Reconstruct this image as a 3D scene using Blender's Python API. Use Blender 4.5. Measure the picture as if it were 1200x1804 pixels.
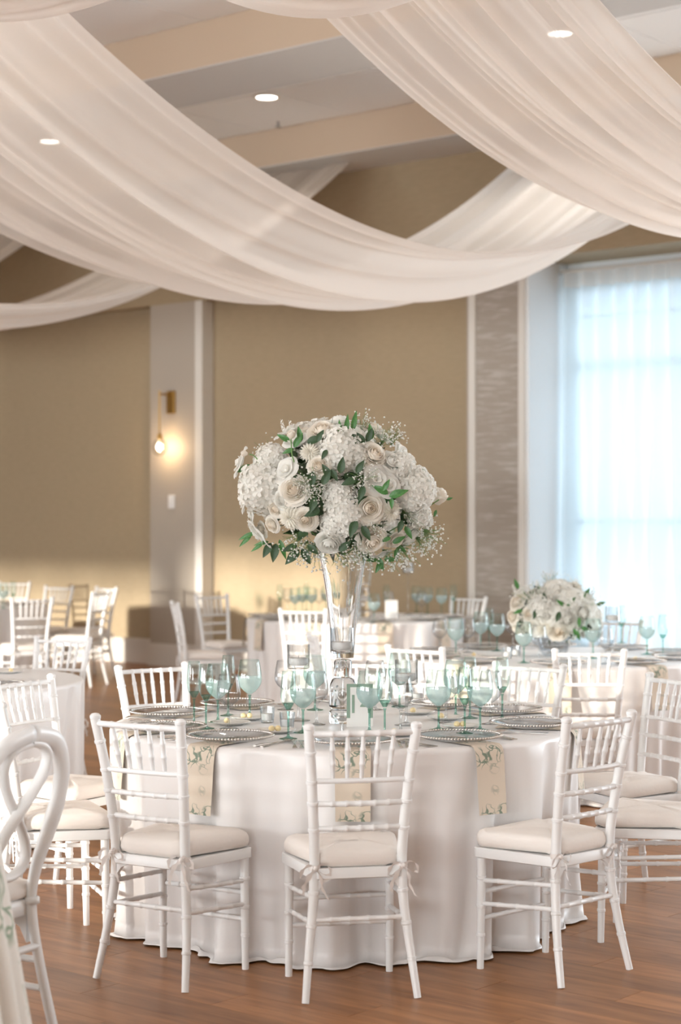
import bpy, math, random
from mathutils import Vector, Matrix, Euler
random.seed(7)
PI = math.pi
for o in list(bpy.data.objects): bpy.data.objects.remove(o)
scn = bpy.context.scene
COL = scn.collection

# ------------------------------------------------------------------ camera, world, sun, exposure
F = 3260.0; HZ = 922.0; CH = 1.58            # focal length in px (1200x1804 frame), horizon row, camera height
cd = bpy.data.cameras.new('camera'); cam = bpy.data.objects.new('camera', cd); COL.objects.link(cam)
cam.location = (0, 0, CH); cam.rotation_euler = (PI/2, 0, 0)
cd.sensor_fit = 'VERTICAL'; cd.sensor_width = 36; cd.sensor_height = 36; cd.lens = F/1804*36
cd.shift_y = (HZ-902)/1804
cd.clip_end = 200
cd.dof.use_dof = True; cd.dof.focus_distance = 7.05; cd.dof.aperture_fstop = 2.6
scn.camera = cam
scn.cycles.transparent_max_bounces = 40
scn.view_settings.view_transform = 'Standard'; scn.view_settings.look = 'None'
scn.view_settings.exposure = 0.68; scn.view_settings.gamma = 1.0
scn.view_settings.use_curve_mapping = False

TH = math.radians(40.5)                       # the hall is turned 40.5 degrees to the camera
NX, NY = math.sin(TH), math.cos(TH)           # n: towards the back wall;  local x (a) runs along the wall, rightwards
def hall(a, p, z=0.0):
    return Vector((NY*a + NX*p, -NX*a + NY*p, z))

w = bpy.data.worlds.new('world'); scn.world = w; w.use_nodes = True
bg = w.node_tree.nodes['Background']; bg.inputs[0].default_value = (0.74, 0.88, 1.0, 1); bg.inputs[1].default_value = 1.1

SUN_EL = math.radians(3.2); SUN_AZ = math.radians(46)   # travelling towards the back wall, from the left behind the camera
sd = bpy.data.lights.new('sun', 'SUN'); sd.energy = 4.5; sd.angle = math.radians(1.8); sd.color = (1.0, 0.93, 0.82)
sun = bpy.data.objects.new('sun', sd); COL.objects.link(sun)
sdir = Vector((math.sin(SUN_AZ)*math.cos(SUN_EL), math.cos(SUN_AZ)*math.cos(SUN_EL), -math.sin(SUN_EL)))
sun.rotation_euler = sdir.to_track_quat('-Z', 'Y').to_euler(); sun.location = (-6, -6, 6)

# daylight of the tall windows in the wall behind the camera (one light in each opening)
OPP = -7.0
WINS = [(-20.4, -17.0), (-16.4, -14.4), (-12.6, -9.6), (-8.3, -6.35), (-3.4, -0.4), (0.6, 3.8)]
SUN_MASK = [[(-20.4, -17.0, 2.1)], [(-16.4, -14.4, 2.4)], [(-12.6, -11.75, 0.8), (-11.75, -10.85, 2.15), (-10.85, -9.6, 0.8)], [(-8.3, -6.35, 1.80)], [(-3.4, -0.4, 2.15)], [(0.6, 3.8, 2.15)]]       # added unseen masks that shape the sun: span and lower edge per opening
for a0, a1 in WINS:
    ld = bpy.data.lights.new('window_and_fill_light', 'AREA'); ld.shape = 'RECTANGLE'; ld.size = a1-a0; ld.size_y = 3.4
    ld.energy = 158*(a1-a0); ld.color = (0.93, 0.975, 1.0)
    lo = bpy.data.objects.new('window_and_fill_light', ld); COL.objects.link(lo)
    lo.location = hall((a0+a1)/2, OPP+0.02, 2.3)
    lo.rotation_euler = Vector((NX, NY, 0.85)).to_track_quat('-Z', 'Y').to_euler()

# added openings with fill lights, out of view right, to brighten the right side
FILLR = [(-3.8, -0.2), (1.0, 4.6)]
for a0, a1 in FILLR:
    ld = bpy.data.lights.new('window_and_fill_light', 'AREA'); ld.shape = 'RECTANGLE'; ld.size = a1-a0; ld.size_y = 3.3
    ld.energy = 75*(a1-a0); ld.color = (0.86, 0.94, 1.0)
    lo = bpy.data.objects.new('window_and_fill_light', ld); COL.objects.link(lo)
    lo.location = hall((a0+a1)/2, 14.27, 2.1)
    lo.rotation_euler = Vector((-NX, -NY, 0.4)).to_track_quat('-Z', 'Y').to_euler()

ld = bpy.data.lights.new('window_and_fill_light', 'AREA'); ld.shape = 'RECTANGLE'; ld.size = 4.85; ld.size_y = 3.5; ld.energy = 56; ld.color = (0.78, 0.91, 1.0)
lo = bpy.data.objects.new('window_and_fill_light', ld); COL.objects.link(lo); lo.location = hall(-7.44, 15.2, 2.1)
lo.rotation_euler = Vector((-NX, -NY, 0.0)).to_track_quat('-Z', 'Y').to_euler()

# ------------------------------------------------------------------ helpers
def px(x, y, d):
    return Vector(((x-600)*d/F, d, CH-(y-HZ)*d/F))
def on_plane(x, y, z):                         # the point at height z seen at pixel x, y
    d = (CH-z)*F/(y-HZ); return Vector(((x-600)*d/F, d, z))

class M:
    """collects vertices and faces of one mesh"""
    def __init__(s): s.v = []; s.f = []
    def add(s, vs, fs):
        b = len(s.v); s.v += [tuple(v) for v in vs]; s.f += [tuple(i+b for i in f) for f in fs]; return s
    def box(s, x0, x1, y0, y1, z0, z1):
        return s.add([(x0,y0,z0),(x1,y0,z0),(x1,y1,z0),(x0,y1,z0),(x0,y0,z1),(x1,y0,z1),(x1,y1,z1),(x0,y1,z1)],
                     [(0,3,2,1),(4,5,6,7),(0,1,5,4),(1,2,6,5),(2,3,7,6),(3,0,4,7)])
    def lathe(s, prof, n=32, c=(0,0,0), ribs=0, amp=0.0, z0=0, z1=0, close=False):
        vs = []; k = len(prof)
        for r, z in prof:
            for i in range(n):
                t = 2*PI*i/n
                rr = r*(1+(amp*math.cos(ribs*t) if z0 < z < z1 else 0))
                vs.append((c[0]+rr*math.cos(t), c[1]+rr*math.sin(t), c[2]+z))
        fs = []
        for j in range(k-1 if not close else k):
            j2 = (j+1) % k
            for i in range(n):
                fs.append((j*n+i, j*n+(i+1)%n, j2*n+(i+1)%n, j2*n+i))
        return s.add(vs, fs)
    def tube(s, pts, rad, n=10, cap=True, flat=1.0):
        pts = [Vector(p) for p in pts]
        if not hasattr(rad, '__len__'): rad = [rad]*len(pts)
        vs = []; k = len(pts); up = None
        for j, p in enumerate(pts):
            t = (pts[min(j+1, k-1)]-pts[max(j-1, 0)]).normalized()
            if up is None:
                up = Vector((0,0,1)) if abs(t.z) < 0.9 else Vector((0,1,0))
            x = up.cross(t)
            if x.length < 1e-5: x = Vector((1,0,0))
            x.normalize(); y = t.cross(x).normalized(); up = y
            for i in range(n):
                a = 2*PI*i/n; vs.append(p + x*(rad[j]*math.cos(a)) + y*(rad[j]*math.sin(a)*flat))
        fs = [(j*n+i, j*n+(i+1)%n, (j+1)*n+(i+1)%n, (j+1)*n+i) for j in range(k-1) for i in range(n)]
        if cap: fs += [tuple(range(n-1, -1, -1)), tuple((k-1)*n+i for i in range(n))]
        return s.add(vs, fs)
    def grid(s, fn, nu, nv, closed_u=False):
        vs = [fn(i/nu, j/nv) for j in range(nv+1) for i in range(nu+(0 if closed_u else 1))]
        m = nu if closed_u else nu+1
        fs = [(j*m+i, j*m+(i+1)%m, (j+1)*m+(i+1)%m, (j+1)*m+i) for j in range(nv) for i in range(nu)]
        return s.add(vs, fs)
    def mesh(s, name, mat, smooth=40):
        me = bpy.data.meshes.new(name); me.from_pydata(s.v, [], s.f); me.update()
        if mat: me.materials.append(mat)
        if smooth:
            for p in me.polygons: p.use_smooth = True
            if smooth < 180: me.set_sharp_from_angle(angle=math.radians(smooth))
        return me
    def obj(s, name, mat, parent=None, smooth=40, **k):
        return link(name, s.mesh(name, mat, smooth), parent, **k)

def link(name, me, parent=None, loc=None, rot=None, scale=None):
    o = bpy.data.objects.new(name, me); COL.objects.link(o)
    if parent: o.parent = parent
    if loc is not None: o.location = loc
    if rot is not None: o.rotation_euler = rot
    if scale is not None: o.scale = scale if hasattr(scale, '__len__') else (scale,)*3
    return o
def tag(o, label, cat, group=None):
    o['label'] = label; o['category'] = cat
    if group: o['group'] = group
    return o
def thing(name, label, cat, loc=(0,0,0), rz=0, group=None):
    o = link(name, None, None, loc, (0,0,rz)); o.empty_display_size = 0.1
    return tag(o, label, cat, group)
def struct(o, label=None):
    o['kind'] = 'structure'
    if label: o['label'] = label
    return o
def copy_tree(o, parent=None):
    c = o.copy(); COL.objects.link(c); c.parent = parent
    for ch in o.children: copy_tree(ch, c)
    return c
def bevel(o, wd, seg=2):
    m = o.modifiers.new('bevel', 'BEVEL'); m.width = wd; m.segments = seg; m.limit_method = 'ANGLE'; return o

# ------------------------------------------------------------------ materials
def mat(name, col, rough=0.5, metal=0.0, spec=0.5, bump=None, vary=None, sheen=0):
    m = bpy.data.materials.new(name); m.use_nodes = True; nt = m.node_tree; b = nt.nodes['Principled BSDF']
    b.inputs['Base Color'].default_value = (*col, 1); b.inputs['Roughness'].default_value = rough
    b.inputs['Metallic'].default_value = metal; b.inputs['Specular IOR Level'].default_value = spec
    if sheen: b.inputs['Sheen Weight'].default_value = sheen
    N = nt.nodes.new; L = nt.links.new
    if bump or vary:
        tc = N('ShaderNodeTexCoord')
    if vary:                                    # (scale, colour 2, scale vector)
        mp = N('ShaderNodeMapping'); mp.inputs['Scale'].default_value = vary[2]; L(tc.outputs['Object'], mp.inputs[0])
        no = N('ShaderNodeTexNoise'); no.inputs['Scale'].default_value = vary[0]; no.inputs['Detail'].default_value = 4
        L(mp.outputs[0], no.inputs['Vector'])
        r = N('ShaderNodeValToRGB'); r.color_ramp.elements[0].position = 0.35; r.color_ramp.elements[1].position = 0.65
        r.color_ramp.elements[0].color = (*col, 1); r.color_ramp.elements[1].color = (*vary[1], 1)
        L(no.outputs[0], r.inputs[0]); L(r.outputs[0], b.inputs['Base Color'])
    if bump:                                    # (scale, strength, scale vector)
        mp = N('ShaderNodeMapping'); mp.inputs['Scale'].default_value = bump[2]; L(tc.outputs['Object'], mp.inputs[0])
        no = N('ShaderNodeTexNoise'); no.inputs['Scale'].default_value = bump[0]; no.inputs['Detail'].default_value = 3
        L(mp.outputs[0], no.inputs['Vector'])
        bu = N('ShaderNodeBump'); bu.inputs['Strength'].default_value = bump[1]; bu.inputs['Distance'].default_value = 0.01
        L(no.outputs[0], bu.inputs['Height']); L(bu.outputs[0], b.inputs['Normal'])
    return m

def glass(name, tint, edge, ior=1.45, rough=0.02, blend=0.35):
    m = bpy.data.materials.new(name); m.use_nodes = True; nt = m.node_tree; nt.nodes.clear()
    N = nt.nodes.new; L = nt.links.new
    out = N('ShaderNodeOutputMaterial'); tr = N('ShaderNodeBsdfTransparent'); gl = N('ShaderNodeBsdfGlossy')
    gl.inputs['Roughness'].default_value = rough
    lw = N('ShaderNodeLayerWeight'); lw.inputs[0].default_value = blend
    mc = N('ShaderNodeMix'); mc.data_type = 'RGBA'; mc.inputs[6].default_value = (*tint, 1); mc.inputs[7].default_value = (*edge, 1)
    L(lw.outputs['Facing'], mc.inputs[0]); L(mc.outputs[2], tr.inputs[0])
    l2 = N('ShaderNodeLayerWeight'); l2.inputs[0].default_value = 0.5       # Schlick reflectance, the same from both sides of the thin wall
    pw = N('ShaderNodeMath'); pw.operation = 'POWER'; pw.inputs[1].default_value = 4.0; L(l2.outputs['Facing'], pw.inputs[0])
    fr = N('ShaderNodeMath'); fr.operation = 'MULTIPLY_ADD'; fr.inputs[1].default_value = 0.8; fr.inputs[2].default_value = 0.05*(ior/1.45)**3; L(pw.outputs[0], fr.inputs[0])
    mx = N('ShaderNodeMixShader'); L(fr.outputs[0], mx.inputs[0]); L(tr.outputs[0], mx.inputs[1]); L(gl.outputs[0], mx.inputs[2])
    L(mx.outputs[0], out.inputs[0]); return m

def sheer(name, col, transp, transl, weave=0.0):
    m = bpy.data.materials.new(name); m.use_nodes = True; nt = m.node_tree; nt.nodes.clear()
    N = nt.nodes.new; L = nt.links.new
    out = N('ShaderNodeOutputMaterial'); tr = N('ShaderNodeBsdfTransparent')
    di = N('ShaderNodeBsdfDiffuse'); tl = N('ShaderNodeBsdfTranslucent')
    di.inputs[0].default_value = (*col, 1); tl.inputs[0].default_value = (*col, 1)
    a = N('ShaderNodeMixShader'); a.inputs[0].default_value = transl; L(di.outputs[0], a.inputs[1]); L(tl.outputs[0], a.inputs[2])
    lw = N('ShaderNodeLayerWeight'); lw.inputs[0].default_value = 0.5      # threads close up at grazing angles
    mr = N('ShaderNodeMapRange'); mr.inputs[1].default_value = 0; mr.inputs[2].default_value = 1
    mr.inputs[3].default_value = transp; mr.inputs[4].default_value = transp*0.25
    L(lw.outputs['Facing'], mr.inputs[0])
    b = N('ShaderNodeMixShader'); L(mr.outputs[0], b.inputs[0]); L(a.outputs[0], b.inputs[1]); L(tr.outputs[0], b.inputs[2])
    L(b.outputs[0], out.inputs[0]); return m

def emit(name, col, st):
    m = bpy.data.materials.new(name); m.use_nodes = True; nt = m.node_tree; nt.nodes.clear()
    e = nt.nodes.new('ShaderNodeEmission'); e.inputs[0].default_value = (*col, 1); e.inputs[1].default_value = st
    o = nt.nodes.new('ShaderNodeOutputMaterial'); nt.links.new(e.outputs[0], o.inputs[0]); return m

def floral(name, base, ink, scale):
    """line-drawn sprigs scattered on linen"""
    m = mat(name, base, 0.85); nt = m.node_tree; b = nt.nodes['Principled BSDF']; N = nt.nodes.new; L = nt.links.new
    tc = N('ShaderNodeTexCoord'); mp = N('ShaderNodeMapping'); mp.inputs['Scale'].default_value = (scale,)*3
    L(tc.outputs['Object'], mp.inputs[0])
    n0 = N('ShaderNodeTexNoise'); n0.inputs['Scale'].default_value = 9; n0.inputs['Detail'].default_value = 2; L(mp.outputs[0], n0.inputs['Vector'])
    ad = N('ShaderNodeMix'); ad.data_type = 'RGBA'; ad.blend_type = 'LINEAR_LIGHT'; ad.inputs[0].default_value = 0.09
    L(mp.outputs[0], ad.inputs[6]); L(n0.outputs['Color'], ad.inputs[7])
    vo = N('ShaderNodeTexVoronoi'); vo.feature = 'DISTANCE_TO_EDGE'; vo.inputs['Scale'].default_value = 22; L(ad.outputs[2], vo.inputs['Vector'])
    r1 = N('ShaderNodeValToRGB'); r1.color_ramp.elements[0].position = 0.03; r1.color_ramp.elements[0].color = (1,1,1,1)
    r1.color_ramp.elements[1].position = 0.09; r1.color_ramp.elements[1].color = (0,0,0,1); L(vo.outputs[0], r1.inputs[0])
    vs = N('ShaderNodeTexVoronoi'); vs.inputs['Scale'].default_value = 8.5; L(mp.outputs[0], vs.inputs['Vector'])
    r2 = N('ShaderNodeValToRGB'); r2.color_ramp.elements[0].position = 0.38; r2.color_ramp.elements[0].color = (1,1,1,1)
    r2.color_ramp.elements[1].position = 0.54; r2.color_ramp.elements[1].color = (0,0,0,1); L(vs.outputs[0], r2.inputs[0])
    mu = N('ShaderNodeMath'); mu.operation = 'MULTIPLY'; L(r1.outputs[0], mu.inputs[0]); L(r2.outputs[0], mu.inputs[1])
    mc = N('ShaderNodeMix'); mc.data_type = 'RGBA'; mc.inputs[6].default_value = (*base,1); mc.inputs[7].default_value = (*ink,1)
    L(mu.outputs[0], mc.inputs[0]); L(mc.outputs[2], b.inputs['Base Color']); return m

def wood():
    m = mat('floor_wood', (0.3,0.16,0.08), 0.36, spec=0.22); nt = m.node_tree; b = nt.nodes['Principled BSDF']; N = nt.nodes.new; L = nt.links.new
    tc = N('ShaderNodeTexCoord'); oi = N('ShaderNodeObjectInfo'); ge = N('ShaderNodeNewGeometry')
    ad = N('ShaderNodeMath'); ad.operation = 'ADD'; L(oi.outputs['Random'], ad.inputs[0]); L(ge.outputs['Random Per Island'], ad.inputs[1])
    fr = N('ShaderNodeMath'); fr.operation = 'FRACT'; L(ad.outputs[0], fr.inputs[0])
    ml = N('ShaderNodeMath'); ml.operation = 'MULTIPLY'; ml.inputs[1].default_value = 37; L(fr.outputs[0], ml.inputs[0])
    mp = N('ShaderNodeMapping'); mp.inputs['Scale'].default_value = (1.1, 9, 1); L(tc.outputs['Object'], mp.inputs[0])
    no = N('ShaderNodeTexNoise'); no.noise_dimensions = '4D'; no.inputs['Scale'].default_value = 2.6; no.inputs['Detail'].default_value = 6
    no.inputs['Distortion'].default_value = 0.6
    L(mp.outputs[0], no.inputs['Vector']); L(ml.outputs[0], no.inputs['W'])
    r = N('ShaderNodeValToRGB'); e = r.color_ramp.elements
    e[0].position = 0.28; e[0].color = (0.21, 0.088, 0.032, 1); e[1].position = 0.72; e[1].color = (0.42, 0.195, 0.078, 1)
    L(no.outputs[0], r.inputs[0])
    hs = N('ShaderNodeHueSaturation'); mr = N('ShaderNodeMapRange'); mr.inputs[3].default_value = 0.82; mr.inputs[4].default_value = 1.16
    L(fr.outputs[0], mr.inputs[0]); L(mr.outputs[0], hs.inputs['Value']); L(r.outputs[0], hs.inputs['Color']); L(hs.outputs[0], b.inputs['Base Color'])
    return m

WHITE = mat('white_lacquer', (0.86, 0.855, 0.85), 0.35)
CUSH = mat('cushion_cotton', (0.86, 0.80, 0.75), 0.85, bump=(60, 0.15, (1,1,1)))
RIBB = mat('cushion_ribbon', (0.82, 0.77, 0.74), 0.6)
CLOTH = mat('satin_cloth', (0.83, 0.80, 0.785), 0.36, spec=0.5, sheen=0.2, bump=(5, 0.10, (1,1,1)))
WALLP = mat('linen_wallpaper', (0.44, 0.345, 0.225), 0.8, bump=(30, 0.12, (1,1,8)), vary=(9, (0.41, 0.325, 0.21), (1,1,6)))
PAINT = mat('pilaster_paint', (0.46, 0.405, 0.34), 0.6)
TRIMW = mat('trim_white', (0.78, 0.75, 0.70), 0.45)
REVEAL = mat('reveal_white', (0.88, 0.90, 0.91), 0.6)
BEAMF = mat('beam_tan', (0.66, 0.53, 0.40), 0.75)
BEAMB = mat('beam_underside_grey', (0.66, 0.65, 0.63), 0.75)
TILE = mat('ceiling_tile', (0.95, 0.95, 0.95), 0.9, bump=(50, 0.3, (1,1,1)))
GRIDM = mat('ceiling_backing', (0.45, 0.43, 0.41), 0.9)
DRAPE = sheer('sheer_drape', (0.92, 0.88, 0.84), 0.26, 0.42)
SHEER = sheer('sheer_curtain', (0.84, 0.92, 0.96), 0.13, 0.55)
WOOD = wood()
FGAP = mat('floor_joint', (0.07, 0.035, 0.018), 0.7)
NAPK = floral('napkin_floral', (0.70, 0.60, 0.49), (0.20, 0.25, 0.19), 1.45)
TOILE = floral('floral_tablecloth', (0.78, 0.74, 0.68), (0.30, 0.38, 0.27), 0.55)
GREEN = glass('green_glass', (0.925, 0.97, 0.958), (0.60, 0.80, 0.75), 1.5, 0.02, 0.30)
GREEND = glass('green_glass_thick', (0.62, 0.82, 0.76), (0.25, 0.52, 0.44), 1.45)
CLEAR = glass('clear_glass', (0.98, 0.985, 0.985), (0.46, 0.50, 0.53), 1.75, 0.02, 0.30)
CRYST = glass('crystal', (0.98, 0.985, 0.99), (0.62, 0.66, 0.70), 1.7, 0.02, 0.25)
def solid_glass(name, col, ior):
    m = bpy.data.materials.new(name); m.use_nodes = True; nt = m.node_tree; nt.nodes.clear()
    g = nt.nodes.new('ShaderNodeBsdfGlass'); g.inputs['Color'].default_value = (*col, 1); g.inputs['IOR'].default_value = ior; g.inputs['Roughness'].default_value = 0.0
    o = nt.nodes.new('ShaderNodeOutputMaterial'); nt.links.new(g.outputs[0], o.inputs[0]); return m
VASEG = solid_glass('vase_crystal', (0.985, 0.99, 0.995), 1.45)
SILVER = mat('silver_beads', (0.74, 0.70, 0.66), 0.22, 1.0)
CUTL = mat('cutlery_steel', (0.70, 0.67, 0.64), 0.2, 1.0)
PORC = mat('porcelain', (0.80, 0.77, 0.73), 0.2)
BUTTER = mat('butter', (0.86, 0.70, 0.40), 0.5)
WAX = mat('candle_wax', (0.86, 0.84, 0.82), 0.45)
BRASS = mat('aged_brass', (0.50, 0.31, 0.10), 0.35, 1.0)
STEEL = mat('grey_steel', (0.35, 0.35, 0.36), 0.4, 0.8)
CARDW = mat('card_white', (0.85, 0.83, 0.80), 0.7)
CARDG = mat('card_green', (0.27, 0.37, 0.29), 0.7)
def petalmat(name, c1, c2, tl=0.42):
    m = mat(name, c1, 0.6, vary=(12, c2, (1,1,1))); nt = m.node_tree; N = nt.nodes.new; L = nt.links.new; b = nt.nodes['Principled BSDF']; o = nt.nodes['Material Output']
    t = N('ShaderNodeBsdfTranslucent'); t.inputs[0].default_value = (*c1, 1); x = N('ShaderNodeMixShader'); x.inputs[0].default_value = tl
    L(b.outputs[0], x.inputs[1]); L(t.outputs[0], x.inputs[2]); L(x.outputs[0], o.inputs[0]); return m
ROSE = petalmat('rose_petal', (0.95, 0.91, 0.84), (0.95, 0.89, 0.80))
ROSEC = petalmat('rose_heart', (0.95, 0.88, 0.78), (0.95, 0.86, 0.74))
ROSEW = petalmat('white_petal', (0.92, 0.91, 0.87), (0.92, 0.90, 0.84))
HYDR = petalmat('hydrangea_petal', (0.92, 0.905, 0.86), (0.90, 0.88, 0.82))
DAHL = petalmat('dahlia_petal', (0.92, 0.895, 0.82), (0.92, 0.87, 0.76))
LEAF = mat('leaf_green', (0.045, 0.16, 0.035), 0.4, vary=(10, (0.08, 0.24, 0.06), (1,1,1)))
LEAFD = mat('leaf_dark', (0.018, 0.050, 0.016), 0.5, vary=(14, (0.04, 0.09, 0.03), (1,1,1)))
STEM = mat('stem_green', (0.15, 0.28, 0.09), 0.5)
WOODT = mat('plywood', (0.45, 0.32, 0.2), 0.6)
LENS = emit('downlight_lens', (1.0, 0.93, 0.82), 6.0)
BULB = emit('sconce_bulb', (1.0, 0.72, 0.42), 40.0)
LIQ = bpy.data.materials.new('pale_water'); LIQ.use_nodes = True
def _liq():
    nt = LIQ.node_tree; nt.nodes.clear(); N = nt.nodes.new; L = nt.links.new
    o = N('ShaderNodeOutputMaterial'); t = N('ShaderNodeBsdfTransparent'); t.inputs[0].default_value = (0.94, 0.975, 0.97, 1)
    d = N('ShaderNodeBsdfDiffuse'); d.inputs[0].default_value = (0.74, 0.79, 0.81, 1); tl = N('ShaderNodeBsdfTranslucent'); tl.inputs[0].default_value = (0.78, 0.83, 0.85, 1)
    a = N('ShaderNodeMixShader'); a.inputs[0].default_value = 0.5; L(d.outputs[0], a.inputs[1]); L(tl.outputs[0], a.inputs[2])
    b = N('ShaderNodeMixShader'); b.inputs[0].default_value = 0.5; L(a.outputs[0], b.inputs[1]); L(t.outputs[0], b.inputs[2]); L(b.outputs[0], o.inputs[0])
_liq()
def dashes():
    m = mat('silver_streak_wallpaper', (0.50, 0.45, 0.40), 0.6); nt = m.node_tree; b = nt.nodes['Principled BSDF']; N = nt.nodes.new; L = nt.links.new
    tc = N('ShaderNodeTexCoord'); mp = N('ShaderNodeMapping'); mp.inputs['Scale'].default_value = (5, 5, 42); L(tc.outputs['Object'], mp.inputs[0])
    no = N('ShaderNodeTexNoise'); no.inputs['Scale'].default_value = 1.0; no.inputs['Detail'].default_value = 3; L(mp.outputs[0], no.inputs['Vector'])
    r = N('ShaderNodeValToRGB'); e = r.color_ramp.elements; e[0].position = 0.50; e[0].color = (0.40, 0.35, 0.295, 1); e[1].position = 0.70; e[1].color = (0.54, 0.51, 0.47, 1)
    L(no.outputs[0], r.inputs[0]); L(r.outputs[0], b.inputs['Base Color']); return m
STREAK = dashes()

# ------------------------------------------------------------------ the hall
RZ = (0, 0, -TH)
def hbox(name, m, boxes, parent=None, kind=True):
    """boxes given as (a0,a1,p0,p1,z0,z1) in hall axes"""
    k = M()
    for b in boxes: k.box(*b)
    o = k.obj(name, m, parent, smooth=0)
    if not parent: o.rotation_euler = RZ
    if kind and not parent: struct(o)
    return o
A0, A1, PB = -27.0, 11.0, 14.3
ZC, ZB, ZR = 5.51, 5.14, 4.0

floor = hbox('floor', FGAP, [(A0, A1, OPP, PB+0.6, -0.12, -0.006)]); floor['label'] = 'warm brown wood plank floor of the hall'
def plank_mesh():
    return M().box(-0.599, 0.599, -0.0895, 0.0895, -0.008, 0.0).mesh('plank', WOOD, 0)
PLM = plank_mesh(); rest = M(); cand = []
pr = 0; p = OPP+0.09
while p < PB+0.5:
    off = (pr*0.437) % 1.2; a = A0+off+0.6
    while a < A1-0.6:
        v = hall(a, p); X = 600+F*v.x/v.y if v.y > 1 else 9999
        cand.append((v.y if (v.y > 5.2 and -160 < X < 1360) else 1e4+random.random(), a, p)); a += 1.2
    p += 0.18; pr += 1
cand.sort()
for i, (dist, a, p) in enumerate(cand):
    if i < 300: link('plank', PLM, floor, (a, p, 0))
    else: rest.box(a-0.599, a+0.599, p-0.0895, p+0.0895, -0.008, 0.0)
ro = rest.obj('plank_field', WOOD, floor, 0); ro['kind'] = 'stuff'

# back wall: recessed papered panels between painted pilasters, one tall curtained window niche
wall = hbox('wall_back', WALLP, [(A0, -15.0, PB+0.15, PB+0.75, 0, ZR), (-14.2, -10.62, PB+0.15, PB+0.75, 0, ZR),
                                 (A0, -9.9, PB, PB+0.75, ZR, 6.0), (-9.9, A1, PB, PB+0.75, 4.06, 6.0), (-5.0, -3.8, PB, PB+0.75, 0, 4.06), (-0.2, 1.0, PB, PB+0.75, 0, 4.06), (4.6, A1, PB, PB+0.75, 0, 4.06), (-3.8, 4.6, PB, PB+0.75, 0, 0.35)])
wall['label'] = 'tan linen wallpaper back wall with recessed panels'
hbox('wall_pilaster', PAINT, [(-15.0, -14.28, PB, PB+0.75, 0, ZR)])['label'] = 'beige painted pilaster that carries the wall lamp'
hbox('trim_1', TRIMW, [(-14.28, -14.17, PB-0.02, PB+0.75, 0, ZR)])
hbox('wall_pilaster', PAINT, [(-10.62, -9.9, PB, PB+0.75, 0, ZR)])['label'] = 'beige pilaster with framed silver streaked panel beside the window'
hbox('wall_panel', STREAK, [(-10.50, -10.0, PB-0.012, PB+0.01, 0.45, 3.9)])['label'] = 'framed wallpaper panel with silver horizontal streaks'
fr = M()
for b in ((-10.58,-10.50,0.37,3.96), (-10.0,-9.93,0.37,3.96), (-10.5,-10.0,3.90,3.96), (-10.5,-10.0,0.37,0.45)):
    fr.box(b[0], b[1], PB-0.035, PB+0.01, b[2], b[3])
o = struct(fr.obj('trim_2', TRIMW, smooth=0)); o.rotation_euler = RZ
bevel(o, 0.012)
bb = hbox('baseboard_back', TRIMW, [(A0, -15.0, PB+0.11, PB+0.15, 0, 0.25), (A0, -15.0, PB+0.09, PB+0.15, 0.25, 0.28),
      (-14.17, -10.62, PB+0.11, PB+0.15, 0, 0.25), (-14.17, -10.62, PB+0.09, PB+0.15, 0.25, 0.28),
      (-15.02, -14.28, PB-0.03, PB, 0, 0.25), (-10.64, -9.9, PB-0.03, PB, 0, 0.25)])
# window niche
hbox('wall_niche', REVEAL, [(-9.88, -5.0, PB+0.62, PB+0.75, 3.88, 4.06), (-9.88, -5.0, PB+0.62, PB+0.75, 0, 0.35),
                            (-9.93, -9.895, PB-0.005, PB+0.75, 0, 4.06)])['label'] = 'white reveal of the window niche'
win = thing('window_1', 'tall white framed window behind the sheer curtain', 'window', hall(0,0), -TH)
del win['category']; struct(win)
k = M(); 
for b in ((-9.88,-9.80,0.35,3.88), (-5.08,-5.0,0.35,3.88), (-9.80,-5.08,3.80,3.88), (-9.80,-5.08,0.35,0.45)): k.box(b[0], b[1], PB+0.64, PB+0.74, b[2], b[3])
k.obj('window_frame', TRIMW, win, 0)
for a in (-8.6, -7.7, -6.8, -5.9): M().box(a-0.03, a+0.03, PB+0.65, PB+0.73, 0.45, 3.80).obj('mullion', TRIMW, win, 0)
for z, hgt in ((3.08, 0.045), (3.55, 0.015), (1.6, 0.03)): M().box(-9.80, -5.08, PB+0.652, PB+0.728, z-hgt, z+hgt).obj('transom', TRIMW, win, 0)
PANE = glass('window_pane', (0.98, 0.99, 1.0), (0.9, 0.95, 0.97), 1.4)
av = [-9.80, -8.63, -8.57, -7.73, -7.67, -6.83, -6.77, -5.93, -5.87, -5.08]; zv = [0.45, 1.57, 1.63, 3.035, 3.125, 3.535, 3.565, 3.80]
for i in range(0, 10, 2):
    for j in range(0, 8, 2): M().box(av[i], av[i+1], PB+0.685, PB+0.695, zv[j], zv[j+1]).obj('pane', PANE, win, 0)

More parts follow.
